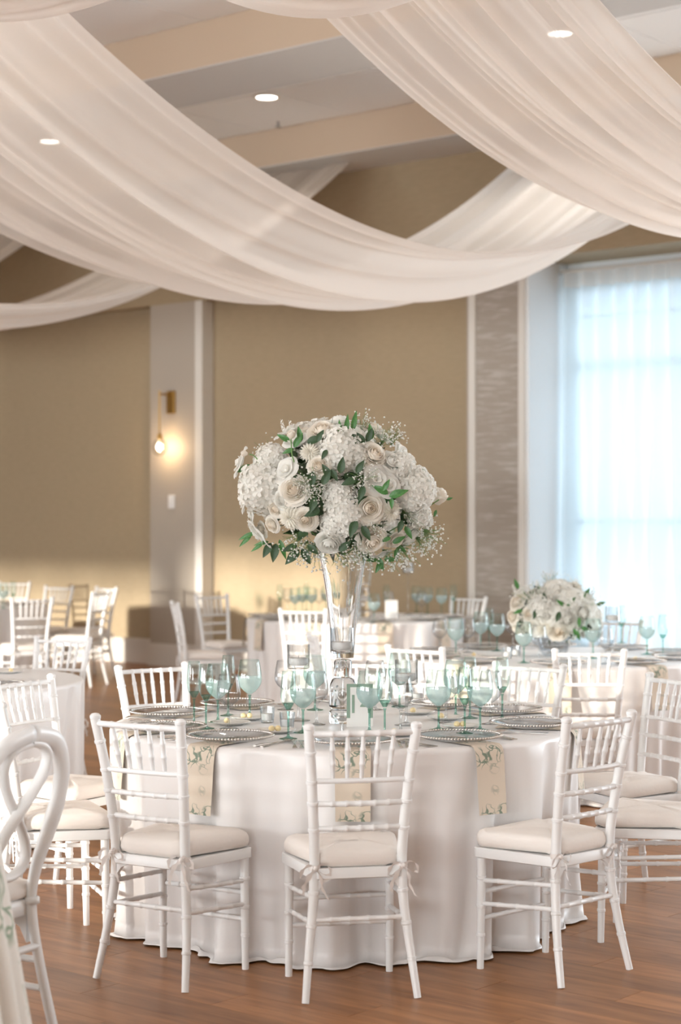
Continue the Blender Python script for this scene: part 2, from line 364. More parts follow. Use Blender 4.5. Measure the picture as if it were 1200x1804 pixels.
# ceiling, beams, tiles
ceil = hbox('ceiling', GRIDM, [(A0, A1, OPP, PB+0.7, ZC+0.012, ZC+0.3)]); ceil['label'] = 'white tiled suspended ceiling between tan beams'
bi = 1
for p0, p1 in ((13.58, PB-0.001), (10.3, 11.17), (7.02, 7.9), (3.74, 4.6), (0.46, 1.3), (-2.8, -1.9), (-6.1, -5.2)):
    b = thing('beam', 'tan ceiling beam', 'beam', (0,0,0), -TH); del b['category']; struct(b)
    b['label'] = ['tan ceiling beam running along the back wall top', 'second tan ceiling beam out from the back wall', 'third tan ceiling beam from the back wall',
                  'fourth tan ceiling beam from the back wall', 'fifth ceiling beam, overhead', 'sixth ceiling beam, behind the viewer', 'seventh ceiling beam, by the far windows'][bi-1]
    M().box(A0, A1, p0, p1, ZB+0.01, ZC+0.012).obj('beam_body', BEAMF, b, 0)
    M().box(A0, A1, p0, p1, ZB, ZB+0.01).obj('beam_underside', BEAMB, b, 0); bi += 1
tm = M().box(-0.594, 0.594, -0.594, 0.594, -0.006, 0.012).mesh('ceiling_tile', TILE, 0)
rest = M()
for p0, p1 in ((11.17, 13.58), (7.9, 10.3), (4.6, 7.02), (1.3, 3.74), (-1.9, 0.46), (-5.2, -2.8)):
    for r in (0, 1):
        pc = (p0+p1)/2 + (r-0.5)*1.2; a = -24.0
        while a < 10:
            v = hall(a, pc, ZC); X = 600+F*v.x/v.y if v.y > 1 else 9999; Yp = HZ-(ZC-CH)*F/max(v.y, 0.5)
            if v.y > 1 and -200 < X < 1400 and Yp > -200: link('ceiling_tile', tm, ceil, (a, pc, ZC))
            else: rest.box(a-0.594, a+0.594, pc-0.594, pc+0.594, ZC-0.006, ZC+0.012)
            a += 1.2
ro = rest.obj('tile_field', TILE, ceil, 0); ro['kind'] = 'stuff'

# unseen walls: long window wall behind the camera, two ends
SILL = 0.75; HEAD = 4.0
ow = []; last = A0
for a0, a1 in WINS:
    ow.append((last, a0, OPP-0.3, OPP, 0, 6.0)); ow.append((a0, a1, OPP-0.3, OPP, 0, SILL)); ow.append((a0, a1, OPP-0.3, OPP, HEAD, 6.0)); last = a1
ow.append((last, A1, OPP-0.3, OPP, 0, 6.0))
hbox('wall_front', PAINT, ow)['label'] = 'window wall behind the viewer'
hbox('wall_left', WALLP, [(A0-0.3, A0, OPP, PB+0.7, 0, 6.0)])['label'] = 'far left end wall'
hbox('wall_right', WALLP, [(A1, A1+0.3, OPP, PB+0.7, 0, 6.0)])['label'] = 'right end wall'
g = hbox('ground_outside', mat('outside_paving', (0.42, 0.45, 0.48), 0.9), [(-60, 60, PB+0.8, 60, -0.5, -0.3)]); g['label'] = 'pale paving outside the window'

for (a0, a1), zb in zip(WINS, SUN_MASK):
    k = M(); nb = max(2, round((a1-a0)/0.8))
    for i in range(1, nb): a = a0+(a1-a0)*i/nb; k.box(a-0.03, a+0.03, OPP-0.17, OPP-0.11, SILL, HEAD)
    for z in (1.25, 1.85, 2.9): k.box(a0, a1, OPP-0.165, OPP-0.115, z-0.025, z+0.025)
    o = k.obj('window_2', TRIMW, smooth=0); o.rotation_euler = RZ; struct(o, 'white window bars in the wall behind the viewer')
    for b0, b1, zz in zb:  # unseen sheets added to cut the sunbeam through each opening
        k = M().box(b0-0.02, b1+0.02, OPP-0.20, OPP-0.19, zz, HEAD+0.05).tube([(b0-0.02, OPP-0.2, zz), (b1+0.02, OPP-0.2, zz)], 0.015, 8)
        o = k.obj('sun_mask', TRIMW, smooth=0); o.rotation_euler = RZ; struct(o, 'white sheet added to mask the sun in a window behind the viewer')

# ------------------------------------------------------------------ ceiling drapes
def swag(name, label, path, wid, nu=90, nv=70, pleat=0.028, sag=0.0, seed=0, endw=(1, 1)):
    """a pleated cloth ribbon: path(s)->centre point, wid = horizontal half-width vector"""
    rnd = random.Random(seed); ph = [rnd.uniform(0, 6.28) for _ in range(8)]; fq = [rnd.uniform(5, 9), rnd.uniform(11, 16), rnd.uniform(20, 27), rnd.uniform(31, 38), rnd.uniform(46, 54), rnd.uniform(66, 76)]
    def fn(u, v):
        c = path(u); t = 2*v-1
        e = endw[0]*(1-u)+endw[1]*u; e = 1-(1-e)*abs(2*u-1)**1.5
        tw = t + 0.035*math.sin(fq[1]*t+2*u+ph[5])
        q = c + wid*(tw*e)
        h = 0
        for k in range(6):
            h += math.sin(fq[k]*t + ph[k] + (1.6-0.25*k)*math.sin(2.2*u+ph[(k+4)%8]))*pleat*(1.0, 0.8, 0.65, 0.5, 0.38, 0.28)[k]
        h -= sag*(1-abs(t)**3)*(math.sin(PI*u)**1.3)
        q.z += h*(1-0.35*abs(t)**6)
        return q
    o = M().grid(fn, nu, nv).obj(name, DRAPE, smooth=180)
    return tag(o, label, 'drape', 'sheer ceiling swags')
def hall_path(q0, q1, zt=3.33, p0=4.35, p1=14.27, pm=9.3, ac=0.0843, zmax=5.25):
    def f(s):
        p = p0+(p1-p0)*s; q = (q0+q1)/2
        return hall(-q, p, min(zt+ac*(p-pm)**2, zmax+0.3))
    return f
def uvec(q0, q1): return (hall(-q1, 0)-hall(-q0, 0))*0.5
swag('ceiling_drape', 'long sheer white swag sweeping from upper left to the window, lowest at centre', hall_path(7.16, 9.49), uvec(7.16, 9.49), 100, 190, 0.044, 0.20, 1)
swag('ceiling_drape', 'sheer cream swag filling the upper right corner', hall_path(4.35, 5.68), uvec(4.35, 5.68), 100, 170, 0.036, 0.02, 2)
swag('ceiling_drape', 'distant sheer swag behind the long one, dipping at the left edge', hall_path(11.75, 13.6), uvec(11.75, 13.6), 80, 130, 0.03, 0.12, 3)
swag('ceiling_drape', 'farthest sheer swag rising to the wall above the wall lamp', hall_path(15.97, 17.8), uvec(15.97, 17.8), 80, 130, 0.03, 0.12, 4)
def line_swag(A, B, dip):
    A, B = Vector(A), Vector(B)
    def f(s):
        c = A.lerp(B, s); c.z -= dip*4*s*(1-s); return c
    return f
swag('ceiling_drape', 'small sheer swag whose lowest fold dips in at the top centre', line_swag((-1.65, 6.5, 4.85), (1.5, 6.5, 4.85), 1.36), Vector((0.0, 0.45, 0)), 60, 40, 0.012, 0.0, 5)
swag('ceiling_drape', 'near sheer swag crossing the top left corner', line_swag((-3.2, 8.3, 4.84), (0.6, 5.2, 4.84), 1.25), Vector((0.25, 0.5, 0)), 60, 40, 0.012, 0.0, 6)

# ------------------------------------------------------------------ sheer curtain
def curtain(a0, a1, label, seed):
    rnd = random.Random(seed); ph = [rnd.uniform(0, 6.28) for _ in range(6)]
    t = thing('sheer_curtain', label, 'curtain', hall(0, 0), -TH, 'sheer window curtains')
    W = a1-a0
    def wave(u, z):
        k = (3.95-z)/3.9
        x = u*W
        return (0.060*math.sin(2*PI*x/0.19+ph[0]+0.8*math.sin(1.3*k*2+ph[1])) + 0.065*k*math.sin(2*PI*x/0.47+ph[2]+1.1*math.sin(2*k+ph[3])) + 0.02*k*math.sin(2*PI*x/0.31+ph[4]))
    def fn(u, v):
        z = 3.82*(1-v)+0.02*v
        return (a0+u*W+0.02*math.sin(9*u+3*v+ph[5])*v, PB+0.50+wave(u, z), z)
    M().grid(fn, int(W/0.015), 26).obj('curtain_panel', SHEER, t, 180)
    def hd(u, v):
        z = 3.955-0.135*v
        return (a0+u*W, PB+0.488+wave(u, 3.9)*0.7, z)
    M().grid(hd, int(W/0.015), 2).obj('pleated_heading', sheer_head, t, 180)
    return t
sheer_head = sheer('curtain_heading', (0.86, 0.87, 0.86), 0.04, 0.35)
curtain(-9.86, -8.48, 'left sheer white curtain panel hanging in the window niche', 11)
curtain(-8.38, -7.0, 'right sheer white curtain panel at the picture edge', 12)
o = M().tube([(-9.88, PB+0.5, 3.975), (-5.0, PB+0.5, 3.975)], 0.018, 8).obj('curtain_rail', TRIMW); o.rotation_euler = RZ
tag(o, 'thin white rail carrying the sheer curtains', 'curtain rail')

# ------------------------------------------------------------------ downlights, sprinkler, sconce
def downlight(a, p, label):
    t = thing('downlight', label, 'ceiling light', hall(a, p, ZC-0.006), 0, 'recessed ceiling lights')
    M().lathe([(0.095, 0.0), (0.125, -0.002), (0.125, -0.010), (0.10, -0.012), (0.095, 0.0)], 28).obj('trim_ring', TRIMW, t)
    M().lathe([(0.0005, -0.004), (0.097, -0.004)], 28).obj('lens', LENS, t)
    ld = bpy.data.lights.new('downlight_lamp', 'SPOT'); ld.energy = 55; ld.spot_size = math.radians(120); ld.spot_blend = 0.6; ld.color = (1.0, 0.90, 0.79); ld.shadow_soft_size = 0.1
    link('lamp', ld, t, (0, 0, -0.02))
downlight(-11.57, 12.5, 'round recessed downlight glowing between the two far beams')
downlight(-8.28, 12.4, 'round recessed downlight seen through the upper right swag')
downlight(-14.6, 12.5, 'round recessed downlight seen through the upper left swag')
downlight(-17.8, 12.5, 'round recessed downlight at the far left of the ceiling')
downlight(-11.57, 9.1, 'round recessed downlight above the long swag')
downlight(-8.28, 9.1, 'round recessed downlight over the far round table')
downlight(-5.1, 12.4, 'round recessed downlight near the window')
downlight(-5.1, 9.1, 'round recessed downlight over the right table')
downlight(-5.1, 5.8, 'round recessed downlight over the centre table')
downlight(-8.28, 5.8, 'round recessed downlight over the left table')
s1 = on_plane(490, 213, ZC)
dd = (ZC-CH)*F/(HZ-213); sp = thing('sprinkler', 'small sprinkler head under the ceiling tiles', 'sprinkler', (-110*dd/F, dd, ZC-0.006))
M().tube([(0,0,0), (0,0,-0.05)], 0.012, 8).obj('pipe', STEEL, sp); M().lathe([(0.001,-0.055), (0.03,-0.055), (0.03,-0.05), (0.001,-0.05)], 14).obj('deflector', STEEL, sp)

def wall_pt(x, y, p=PB):
    r = (x-600)/F; Y = p/(NX*r+NY); return Vector((r*Y, Y, CH-(y-HZ)*Y/F))
sc = wall_pt(303, 709); t = thing('wall_sconce', 'brass wall lamp with hanging clear globe bulb on the pilaster', 'wall lamp', sc, -TH)
bevel(M().box(-0.06, 0.06, -0.03, 0, -0.125, 0.125).obj('back_plate', BRASS, t, 0), 0.004)
M().tube([(0, -0.03, 0.08), (-0.02, -0.12, 0.085), (-0.02, -0.17, 0.085)], 0.011, 10).obj('arm', BRASS, t)
M().tube([(-0.02, -0.17, 0.125), (-0.02, -0.17, -0.37)], 0.008, 8).obj('rod', BRASS, t)
M().lathe([(0.001, -0.34), (0.022, -0.35), (0.03, -0.40), (0.03, -0.415), (0.001, -0.415)], 16, (-0.02, -0.17, 0)).obj('socket', BRASS, t)
gb = [(0.03+0.0, -0.41)] + [(0.085*math.sin(a), -0.50+0.095*math.cos(a)) for a in [0.35+i*(PI-0.36)/14 for i in range(15)]]
M().lathe(gb, 24, (-0.02, -0.17, 0)).obj('globe', CLEAR, t, 180)
M().lathe([(0.001, -0.47)]+[(0.026*math.sin(a), -0.50+0.03*math.cos(a)) for a in [0.2+i*(PI-0.3)/8 for i in range(9)]], 14, (-0.02, -0.17, 0)).obj('bulb', BULB, t, 180)
ld = bpy.data.lights.new('sconce_lamp', 'POINT'); ld.energy = 9; ld.color = (1.0, 0.70, 0.40); ld.shadow_soft_size = 0.035
link('lamp', ld, t, (-0.02, -0.17, -0.50))
sw = wall_pt(303, 884); t = thing('wall_switch', 'small white switch plate on the pilaster below the wall lamp', 'switch', sw, -TH)
bevel(M().box(-0.05, 0.05, -0.012, 0, -0.075, 0.075).obj('plate', WHITE, t, 0), 0.004); M().box(-0.02, 0.02, -0.018, -0.01, -0.035, 0.035).obj('rocker', WHITE, t, 0)

# ------------------------------------------------------------------ chiavari chairs
def lerp3(a, b, t): return Vector(a).lerp(Vector(b), t)
def catmull(P, n):
    P = [Vector(p) for p in P]; P = [P[0]*2-P[1]] + P + [P[-1]*2-P[-2]]; out = []
    for i in range(1, len(P)-2):
        for k in range(n):
            t = k/n; a, b, c, d = P[i-1:i+3]
            out.append(0.5*((2*b)+(c-a)*t+(2*a-5*b+4*c-d)*t*t+(3*b-a-3*c+d)*t**3))
    out.append(P[-2]); return out
def turned(k, pts, r, rings=(), n=12, bump=1.16, bl=0.006):
    """a bamboo-turned bar: a tube with raised node rings at fractions of its length; r radius or function of fraction"""
    pts = [Vector(p) for p in pts]; L = [0]
    for a, b in zip(pts, pts[1:]): L.append(L[-1]+(b-a).length)
    T = L[-1]; rf = r if callable(r) else (lambda f: r)
    ev = [(l/T, 0) for l in L]
    for g in rings:
        h = bl/T
        ev = [e for e in ev if abs(e[0]-g) > h*1.6]
        ev += [(g-h*1.05, 0), (g-h*0.7, 1), (g+h*0.7, 1), (g+h*1.05, 0)]
    ev.sort(); P = []; R = []
    for f, b in ev:
        l = f*T; i = 0
        while i < len(L)-2 and L[i+1] < l: i += 1
        P.append(pts[i].lerp(pts[i+1], (l-L[i])/max(L[i+1]-L[i], 1e-9))); R.append(rf(f)*(bump if b else 1))
    return k.tube(P, R, n)
def straight(a, b, n=2): return [lerp3(a, b, i/n) for i in range(n+1)]

def post_path(s):
    return catmull([(s*0.190, -0.205, 0), (s*0.172, -0.172, 0.16), (s*0.154, -0.150, 0.32), (s*0.149, -0.148, 0.44), (s*0.153, -0.158, 0.56), (s*0.166, -0.186, 0.74), (s*0.182, -0.222, 0.905)], 5)
def at_post(s, z):
    P = post_path(s)
    for a, b in zip(P, P[1:]):
        if a.z <= z <= b.z: return a.lerp(b, (z-a.z)/(b.z-a.z))
    return P[-1]
def chair_parts():
    out = []                                   # (name, mesh, index of parent part or None)
    def post(s):
        k = turned(M(), post_path(s), lambda f: 0.0125+0.0050*min(1, f*2.4), (0.14, 0.27, 0.39, 0.62, 0.72, 0.80, 0.91))
        top = at_post(s, 0.9); return k.lathe([(0.001, 0.022), (0.012, 0.020), (0.0195, 0.013), (0.0195, 0.003), (0.017, 0.0)], 12, (top.x, top.y, 0.902))
    for s in (-1, 1): out.append(('back_post', post(s).mesh('back_post', WHITE), None))
    for s in (-1, 1):
        out.append(('front_leg', turned(M(), straight((s*0.180, 0.172, 0), (s*0.180, 0.165, 0.405)), lambda f: 0.0125+0.0045*f, (0.30, 0.55, 0.80)).mesh('front_leg', WHITE), None))
    def rail(z, name, r=0.0095, rings=(0.2, 0.35, 0.5, 0.65, 0.8)):
        a, b = at_post(-1, z), at_post(1, z); m = (a+b)/2; m.y -= 0.014
        P = [a.lerp(m, 0), Vector(((a.x+m.x)/2, (a.y+m.y)/2-0.004, z)), m, Vector(((b.x+m.x)/2, (b.y+m.y)/2-0.004, z)), b]
        out.append((name, turned(M(), P, r, rings).mesh(name, WHITE), None)); return P
    xs = (-0.105, -0.0525, 0, 0.0525, 0.105)
    rail(0.888, 'top_rail', 0.0105, (0.21, 0.355, 0.5, 0.645, 0.79)); rail(0.728, 'cross_rail', 0.009, ()); rail(0.650, 'cross_rail'); rail(0.566, 'cross_rail')
    for x in xs:
        y1 = at_post(1, 0.888).y-0.012*(1-abs(x)/0.18); y0 = at_post(1, 0.728).y-0.012*(1-abs(x)/0.18)
        out.append(('spindle', turned(M(), straight((x*0.90, y0, 0.728), (x, y1, 0.888), 6), lambda f: 0.0062+0.0028*math.sin(PI*f), (0.36, 0.66), 10).mesh('spindle', WHITE), None))
    # seat frame: a rounded trapezoid ring with corner brackets
    def outline(hb, hf, yb, yf, r):
        P = []
        for cx, cy, a0 in ((hf-r, yf-r, 0), (-hf+r, yf-r, 90), (-hb+r, yb+r, 180), (hb-r, yb+r, 270)):
            for i in range(6): a = math.radians(a0+90*i/5); P.append((cx+r*math.cos(a), cy+r*math.sin(a)))
        return P
    O = outline(0.166, 0.205, -0.165, 0.195, 0.03); k = M(); n = len(O)
    lay = [(0.97, 0.397), (1, 0.400), (1, 0.430), (0.985, 0.434)]
    k.add([(x*s, y*s, z) for s, z in lay for x, y in O], [(j*n+i, j*n+(i+1)%n, (j+1)*n+(i+1)%n, (j+1)*n+i) for j in range(3) for i in range(n)] + [tuple(range(n-1,-1,-1)), tuple(3*n+i for i in range(n))])
    out.append(('seat_frame', k.mesh('seat_frame', WHITE), None))
    for s in (-1, 1):
        def br(u, v, s=s):
            x = s*(0.146-0.07*u*u*(1 if True else 1)); return (x, -0.150+0.014*(v-0.5), 0.400-0.075*(1-u)**2.2)
        kb = M(); P = [(s*0.148, 0.400), (s*0.148, 0.33), (s*0.138, 0.36), (s*0.118, 0.385), (s*0.085, 0.400)]
        kb.add([(x, y, z) for y in (-0.158, -0.140) for x, z in P], [(0,1,2,3,4), (9,8,7,6,5)]+[(i, (i+1)%5, 5+(i+1)%5, 5+i) for i in range(5)])
        out.append(('corner_bracket', kb.mesh('corner_bracket', WHITE, 0), None))
    # stretchers
    for z in (0.272, 0.178): out.append(('stretcher', turned(M(), straight((-0.18, 0.170, z), (0.18, 0.170, z)), 0.0085, (0.2, 0.4, 0.6, 0.8)).mesh('stretcher', WHITE), None))
    a, b = at_post(-1, 0.262), at_post(1, 0.262); out.append(('stretcher', turned(M(), straight(a, b), 0.0088, (0.2, 0.4, 0.6, 0.8)).mesh('stretcher', WHITE), None))
    for s in (-1, 1):
        for zf, zb in ((0.315, 0.335), (0.232, 0.255)):
            out.append(('stretcher', turned(M(), straight((s*0.18, 0.17, zf), at_post(s, zb)), 0.0085, (0.25, 0.5, 0.75)).mesh('stretcher', WHITE), None))
    # cushion
    O = outline(0.150, 0.200, -0.158, 0.200, 0.055); n = len(O); k = M(); lay = []
    for s, z in ((0.93, 0.436), (0.985, 0.441), (1.005, 0.455), (1.0, 0.472), (0.965, 0.487), (0.88, 0.495), (0.6, 0.500), (0.25, 0.502)): lay.append((s, z))
    k.add([(x*s*(1+0.006*math.sin(7*i)), y*s+(0.015*(1-s)), z+0.003*math.sin(i*1.7)) for s, z in lay for i, (x, y) in enumerate(O)], [(j*n+i, j*n+(i+1)%n, (j+1)*n+(i+1)%n, (j+1)*n+i) for j in range(len(lay)-1) for i in range(n)] + [tuple(range(n-1,-1,-1)), tuple((len(lay)-1)*n+i for i in range(n))])
    ci = len(out); out.append(('seat_cushion', k.mesh('seat_cushion', CUSH, 180), None))
    def strip(k, P, wd, flip=0.004):
        P = catmull(P, 5); vs = []; n = len(P)
        for i, p in enumerate(P):
            w = wd*(0.7+0.3*math.sin(i*1.3)); vs += [(p.x-w*0.5, p.y, p.z+0.3*w), (p.x+w*0.5, p.y+flip, p.z-0.3*w)]
        k.add(vs, [(2*i, 2*i+1, 2*i+3, 2*i+2) for i in range(n-1)])
    for s in (-1, 1):
        k = M(); c = at_post(s, 0.435); x, y = c.x, c.y-0.022
        k.lathe([(0.0195, -0.009), (0.0205, 0), (0.0195, 0.009)], 14, (c.x, c.y, 0.437))
        k.lathe([(0.001, -0.009), (0.009, -0.005), (0.009, 0.005), (0.001, 0.009)], 8, (x, y, 0.437))
        strip(k, [(x, y, 0.437), (x+0.02, y-0.012, 0.452), (x+0.045, y-0.008, 0.440), (x+0.047, y-0.004, 0.415), (x+0.025, y-0.010, 0.418), (x, y, 0.437)], 0.013)
        strip(k, [(x, y, 0.437), (x-0.02, y-0.012, 0.450), (x-0.046, y-0.010, 0.432), (x-0.050, y-0.004, 0.405), (x-0.028, y-0.010, 0.412), (x, y, 0.437)], 0.013)
        strip(k, [(x, y, 0.435), (x+0.015, y-0.012, 0.410), (x+0.022, y-0.010, 0.37), (x+0.040, y-0.012, 0.335)], 0.015)
        strip(k, [(x, y, 0.435), (x-0.020, y-0.012, 0.415), (x-0.040, y-0.010, 0.38), (x-0.043, y-0.012, 0.352)], 0.015)
        out.append(('tie_bow', k.mesh('tie_bow', RIBB, 180), ci))
    return out
CHP = chair_parts()
def chair(x, y, face, label, group=None):
    """face: the direction the sitter looks in, as a vector"""
    t = thing('chiavari_chair', label, 'chair', (x, y, 0), math.atan2(-face[0], face[1]), group); objs = []
    for n, me, pi in CHP: objs.append(link(n, me, t if pi is None else objs[pi]))
    return t

# ------------------------------------------------------------------ tables and cloths
TR = 0.935; TZ = 0.775
def cloth_mesh(seed, R=TR, H=TZ, n=400, folds=1.0, mat_=None, flare=-0.045, legs=()):
    rnd = random.Random(seed)
    tn = [(f, rnd.uniform(0, 6.28), a) for f, a in ((7, 0.35), (13, 0.5), (19, 0.65), (29, 0.6), (41, 0.3), (57, 0.14))]
    def wave(t, v):
        s = sum(a*math.sin(f*t+p+0.5*v*math.sin(3*t+p)) for f, p, a in tn)
        return math.tanh(s*0.9)
    rows = [('t', r) for r in (0.02, 0.25, 0.5, 0.75, 0.9, 0.96)] + [('e', a) for a in (20, 45, 70)] + [('d', i/14) for i in range(0, 15)] + [('f', i/3) for i in range(1, 4)]
    vs = []
    for kind, q in rows:
        for i in range(n):
            t = 2*PI*i/n
            if kind == 't': r, z = R*q, H
            elif kind == 'e': a = math.radians(q); r, z = R*0.978+0.022*R*math.sin(a), H-0.022*R*(1-math.cos(a))
            elif kind == 'd':
                v = q; am = folds*(0.004+0.058*v**0.95); wv = wave(t, v)
                r = R + flare*v + am*wv; z = H-0.022-(H-0.022-0.012)*v
                if v > 0.75: r += (v-0.75)*0.08*max(0, wave(t+0.05, 1.0))
            else:
                wv = wave(t, 1.0); r = R+flare+folds*0.063*wv+0.02*max(0, wave(t+0.05, 1)) + q*(0.010+0.040*max(0, wave(t*1.0+0.11, 0.6)))
                z = 0.012+0.022*math.sin(PI*q)*max(0.15, wave(t+0.2, 0)) - 0.004*q
            if kind in 'df':                       # the cloth gives way where a chair leg stands against it
                for la, lr in legs:
                    dt = abs((t-la+PI) % (2*PI)-PI); lim = lr-0.026+max(0, dt-0.02)**1.5*2.2
                    r = min(r, lim)
            vs.append((r*math.cos(t), r*math.sin(t), z))
    k = M(); m = len(rows)
    k.add(vs, [(j*n+i, j*n+(i+1)%n, (j+1)*n+(i+1)%n, (j+1)*n+i) for j in range(m-1) for i in range(n)] + [tuple(range(n))])
    k.f = [tuple(reversed(f)) for f in k.f]
    return k.mesh('tablecloth', mat_ or CLOTH, 180)
CLM = cloth_mesh(3)
def leg_at(x, y): return (math.atan2(y-7.47, x-0.01), math.hypot(x-0.01, y-7.47))
CLMAIN = cloth_mesh(3, legs=[leg_at(*v) for v in ((-0.329,6.579), (-0.641,6.745), (0.477,6.587), (0.7485,6.809), (-0.188,6.455), (0.174,6.512), (-0.89,7.28), (-1.0,6.93))])
TOPM = M().lathe([(0.001, TZ-0.006), (0.905, TZ-0.006), (0.91, TZ-0.02), (0.905, TZ-0.035), (0.001, TZ-0.035)], 48).mesh('tabletop', WOODT)
LEGM = M().tube([(0,0,0), (0,0,TZ-0.035)], 0.018, 8).mesh('table_leg', STEEL)
def table(x, y, lab, rot=0.0, cm=None):
    t = thing('round_table', 'round table under the ' + lab.replace('white ', ''), 'table', (x, y, 0), rot, 'round banquet tables')
    link('tabletop', TOPM, t)
    for a in (0.4, 1.97, 3.54, 5.11): link('leg', LEGM, t, (0.6*math.cos(a), 0.6*math.sin(a), 0))
    c = link('tablecloth', cm or CLM, None, (x, y, 0), (0, 0, rot))
    return tag(c, lab, 'tablecloth', 'white floor-length tablecloths')
TC = Vector((0.01, 7.47)); TM_ = Vector((0.13, 15.8)); TRT = Vector((1.30, 11.2)); TL = Vector((-2.26, 9.5)); TF = Vector((-3.85, 18.4))
table(*TC, 'white satin cloth of the large centre table', 0.0, CLMAIN)
table(*TM_, 'white cloth of the far table in front of the back wall', 1.1)
table(*TRT, 'white cloth of the table on the right by the window', 2.3)
table(*TL, 'white cloth of the table cut off at the left edge', 3.9)
table(*TF, 'white cloth of the farthest table at far left', 5.0)

# ------------------------------------------------------------------ chairs
def top_chair(x, y, face, label, group):                 # x, y: middle of the top rail
    f = Vector(face).normalized(); return chair(x+f.x*0.222, y+f.y*0.222, f, label, group)
G1 = 'chairs around the centre table'
chair(0.030, 6.325, (-0.071, 0.349), 'white chiavari chair front and centre, its back squarely to the viewer', G1)
chair(-0.580, 6.505, (0.193, 0.319), 'white chiavari chair front left of the centre table, turned to the right', G1)
chair(0.745, 6.570, (-0.265, 0.275), 'white chiavari chair front right of the centre table, turned to the left', G1)
chair(-1.10, 7.05, (0.94, 0.34), 'white chiavari chair behind the oval-backed chair, sunlit pink-white cushion showing', G1)
top_chair(-1.36, 7.95, (0.86, -0.50), 'sunlit white chiavari chair at the left edge, in front of the left table', G1)
top_chair(-0.885, 8.69, (0.59, -0.81), 'white chiavari chair across the centre table, behind the left cluster of glasses', G1)
top_chair(0.13, 8.96, (-0.08, -1), 'white chiavari chair across the centre table, hidden behind the tall vase', G1)
top_chair(0.895, 8.76, (-0.57, -0.82), 'white chiavari chair across the centre table, behind the right cluster of glasses', G1)
top_chair(1.45, 8.03, (-0.90, -0.44), 'sunlit white chiavari chair at the right edge, facing left to the centre table', G1)
chair(1.20, 7.10, (-0.95, 0.30), 'white chiavari chair right of the centre table, mostly its cushion showing', G1)
G2 = 'chairs around the right table'
top_chair(1.31, 9.73, (0.05, 1), 'brightly sunlit white chiavari chair before the right table, back to the viewer', G2)
top_chair(0.40, 9.98, (0.62, 0.78), 'white chiavari chair behind the glasses, between centre table and right table', G2)
top_chair(-0.17, 11.05, (0.98, 0.12), 'shaded white chiavari chair seen edge-on behind the tall vase', G2)
top_chair(1.90, 12.75, (-0.45, -0.9), 'white chiavari chair across the right table, by the sheer curtain', G2)
G3 = 'chairs around the far table'
top_chair(-0.29, 14.35, (0.2, 1), 'sunlit white chiavari chair before the far table, back to the viewer', G3)
top_chair(-1.40, 15.6, (0.97, 0.22), 'white chiavari chair left of the far table, seen from the side', G3)
top_chair(-1.20, 17.2, (0.66, -0.75), 'sunlit white chiavari chair by the pilaster, beyond the far table', G3)
top_chair(1.16, 16.75, (-0.6, -0.8), 'white chiavari chair at the far right of the far table, before the streaked panel', G3)
G4 = 'chairs around the left tables'
top_chair(-1.62, 10.8, (-0.42, -0.9), 'white chiavari chair rising behind the left table cloth', G4)
top_chair(-2.75, 16.5, (-0.40, 0.92), 'white chiavari chair at far left with its back to the viewer', G4)
top_chair(-2.98, 19.6, (-0.5, -0.86), 'white chiavari chair at far left against the wall, facing the viewer', G4)
top_chair(-2.44, 19.3, (-0.75, -0.66), 'sunlit white chiavari chair left of the pilaster, the farther of two overlapping', G4)
top_chair(-2.33, 18.0, (-0.95, 0.3), 'white chiavari chair left of the pilaster, the nearer of two overlapping', G4)
top_chair(-3.70, 21.0, (-0.2, -0.98), 'farthest white chiavari chair at the left picture edge', G4)

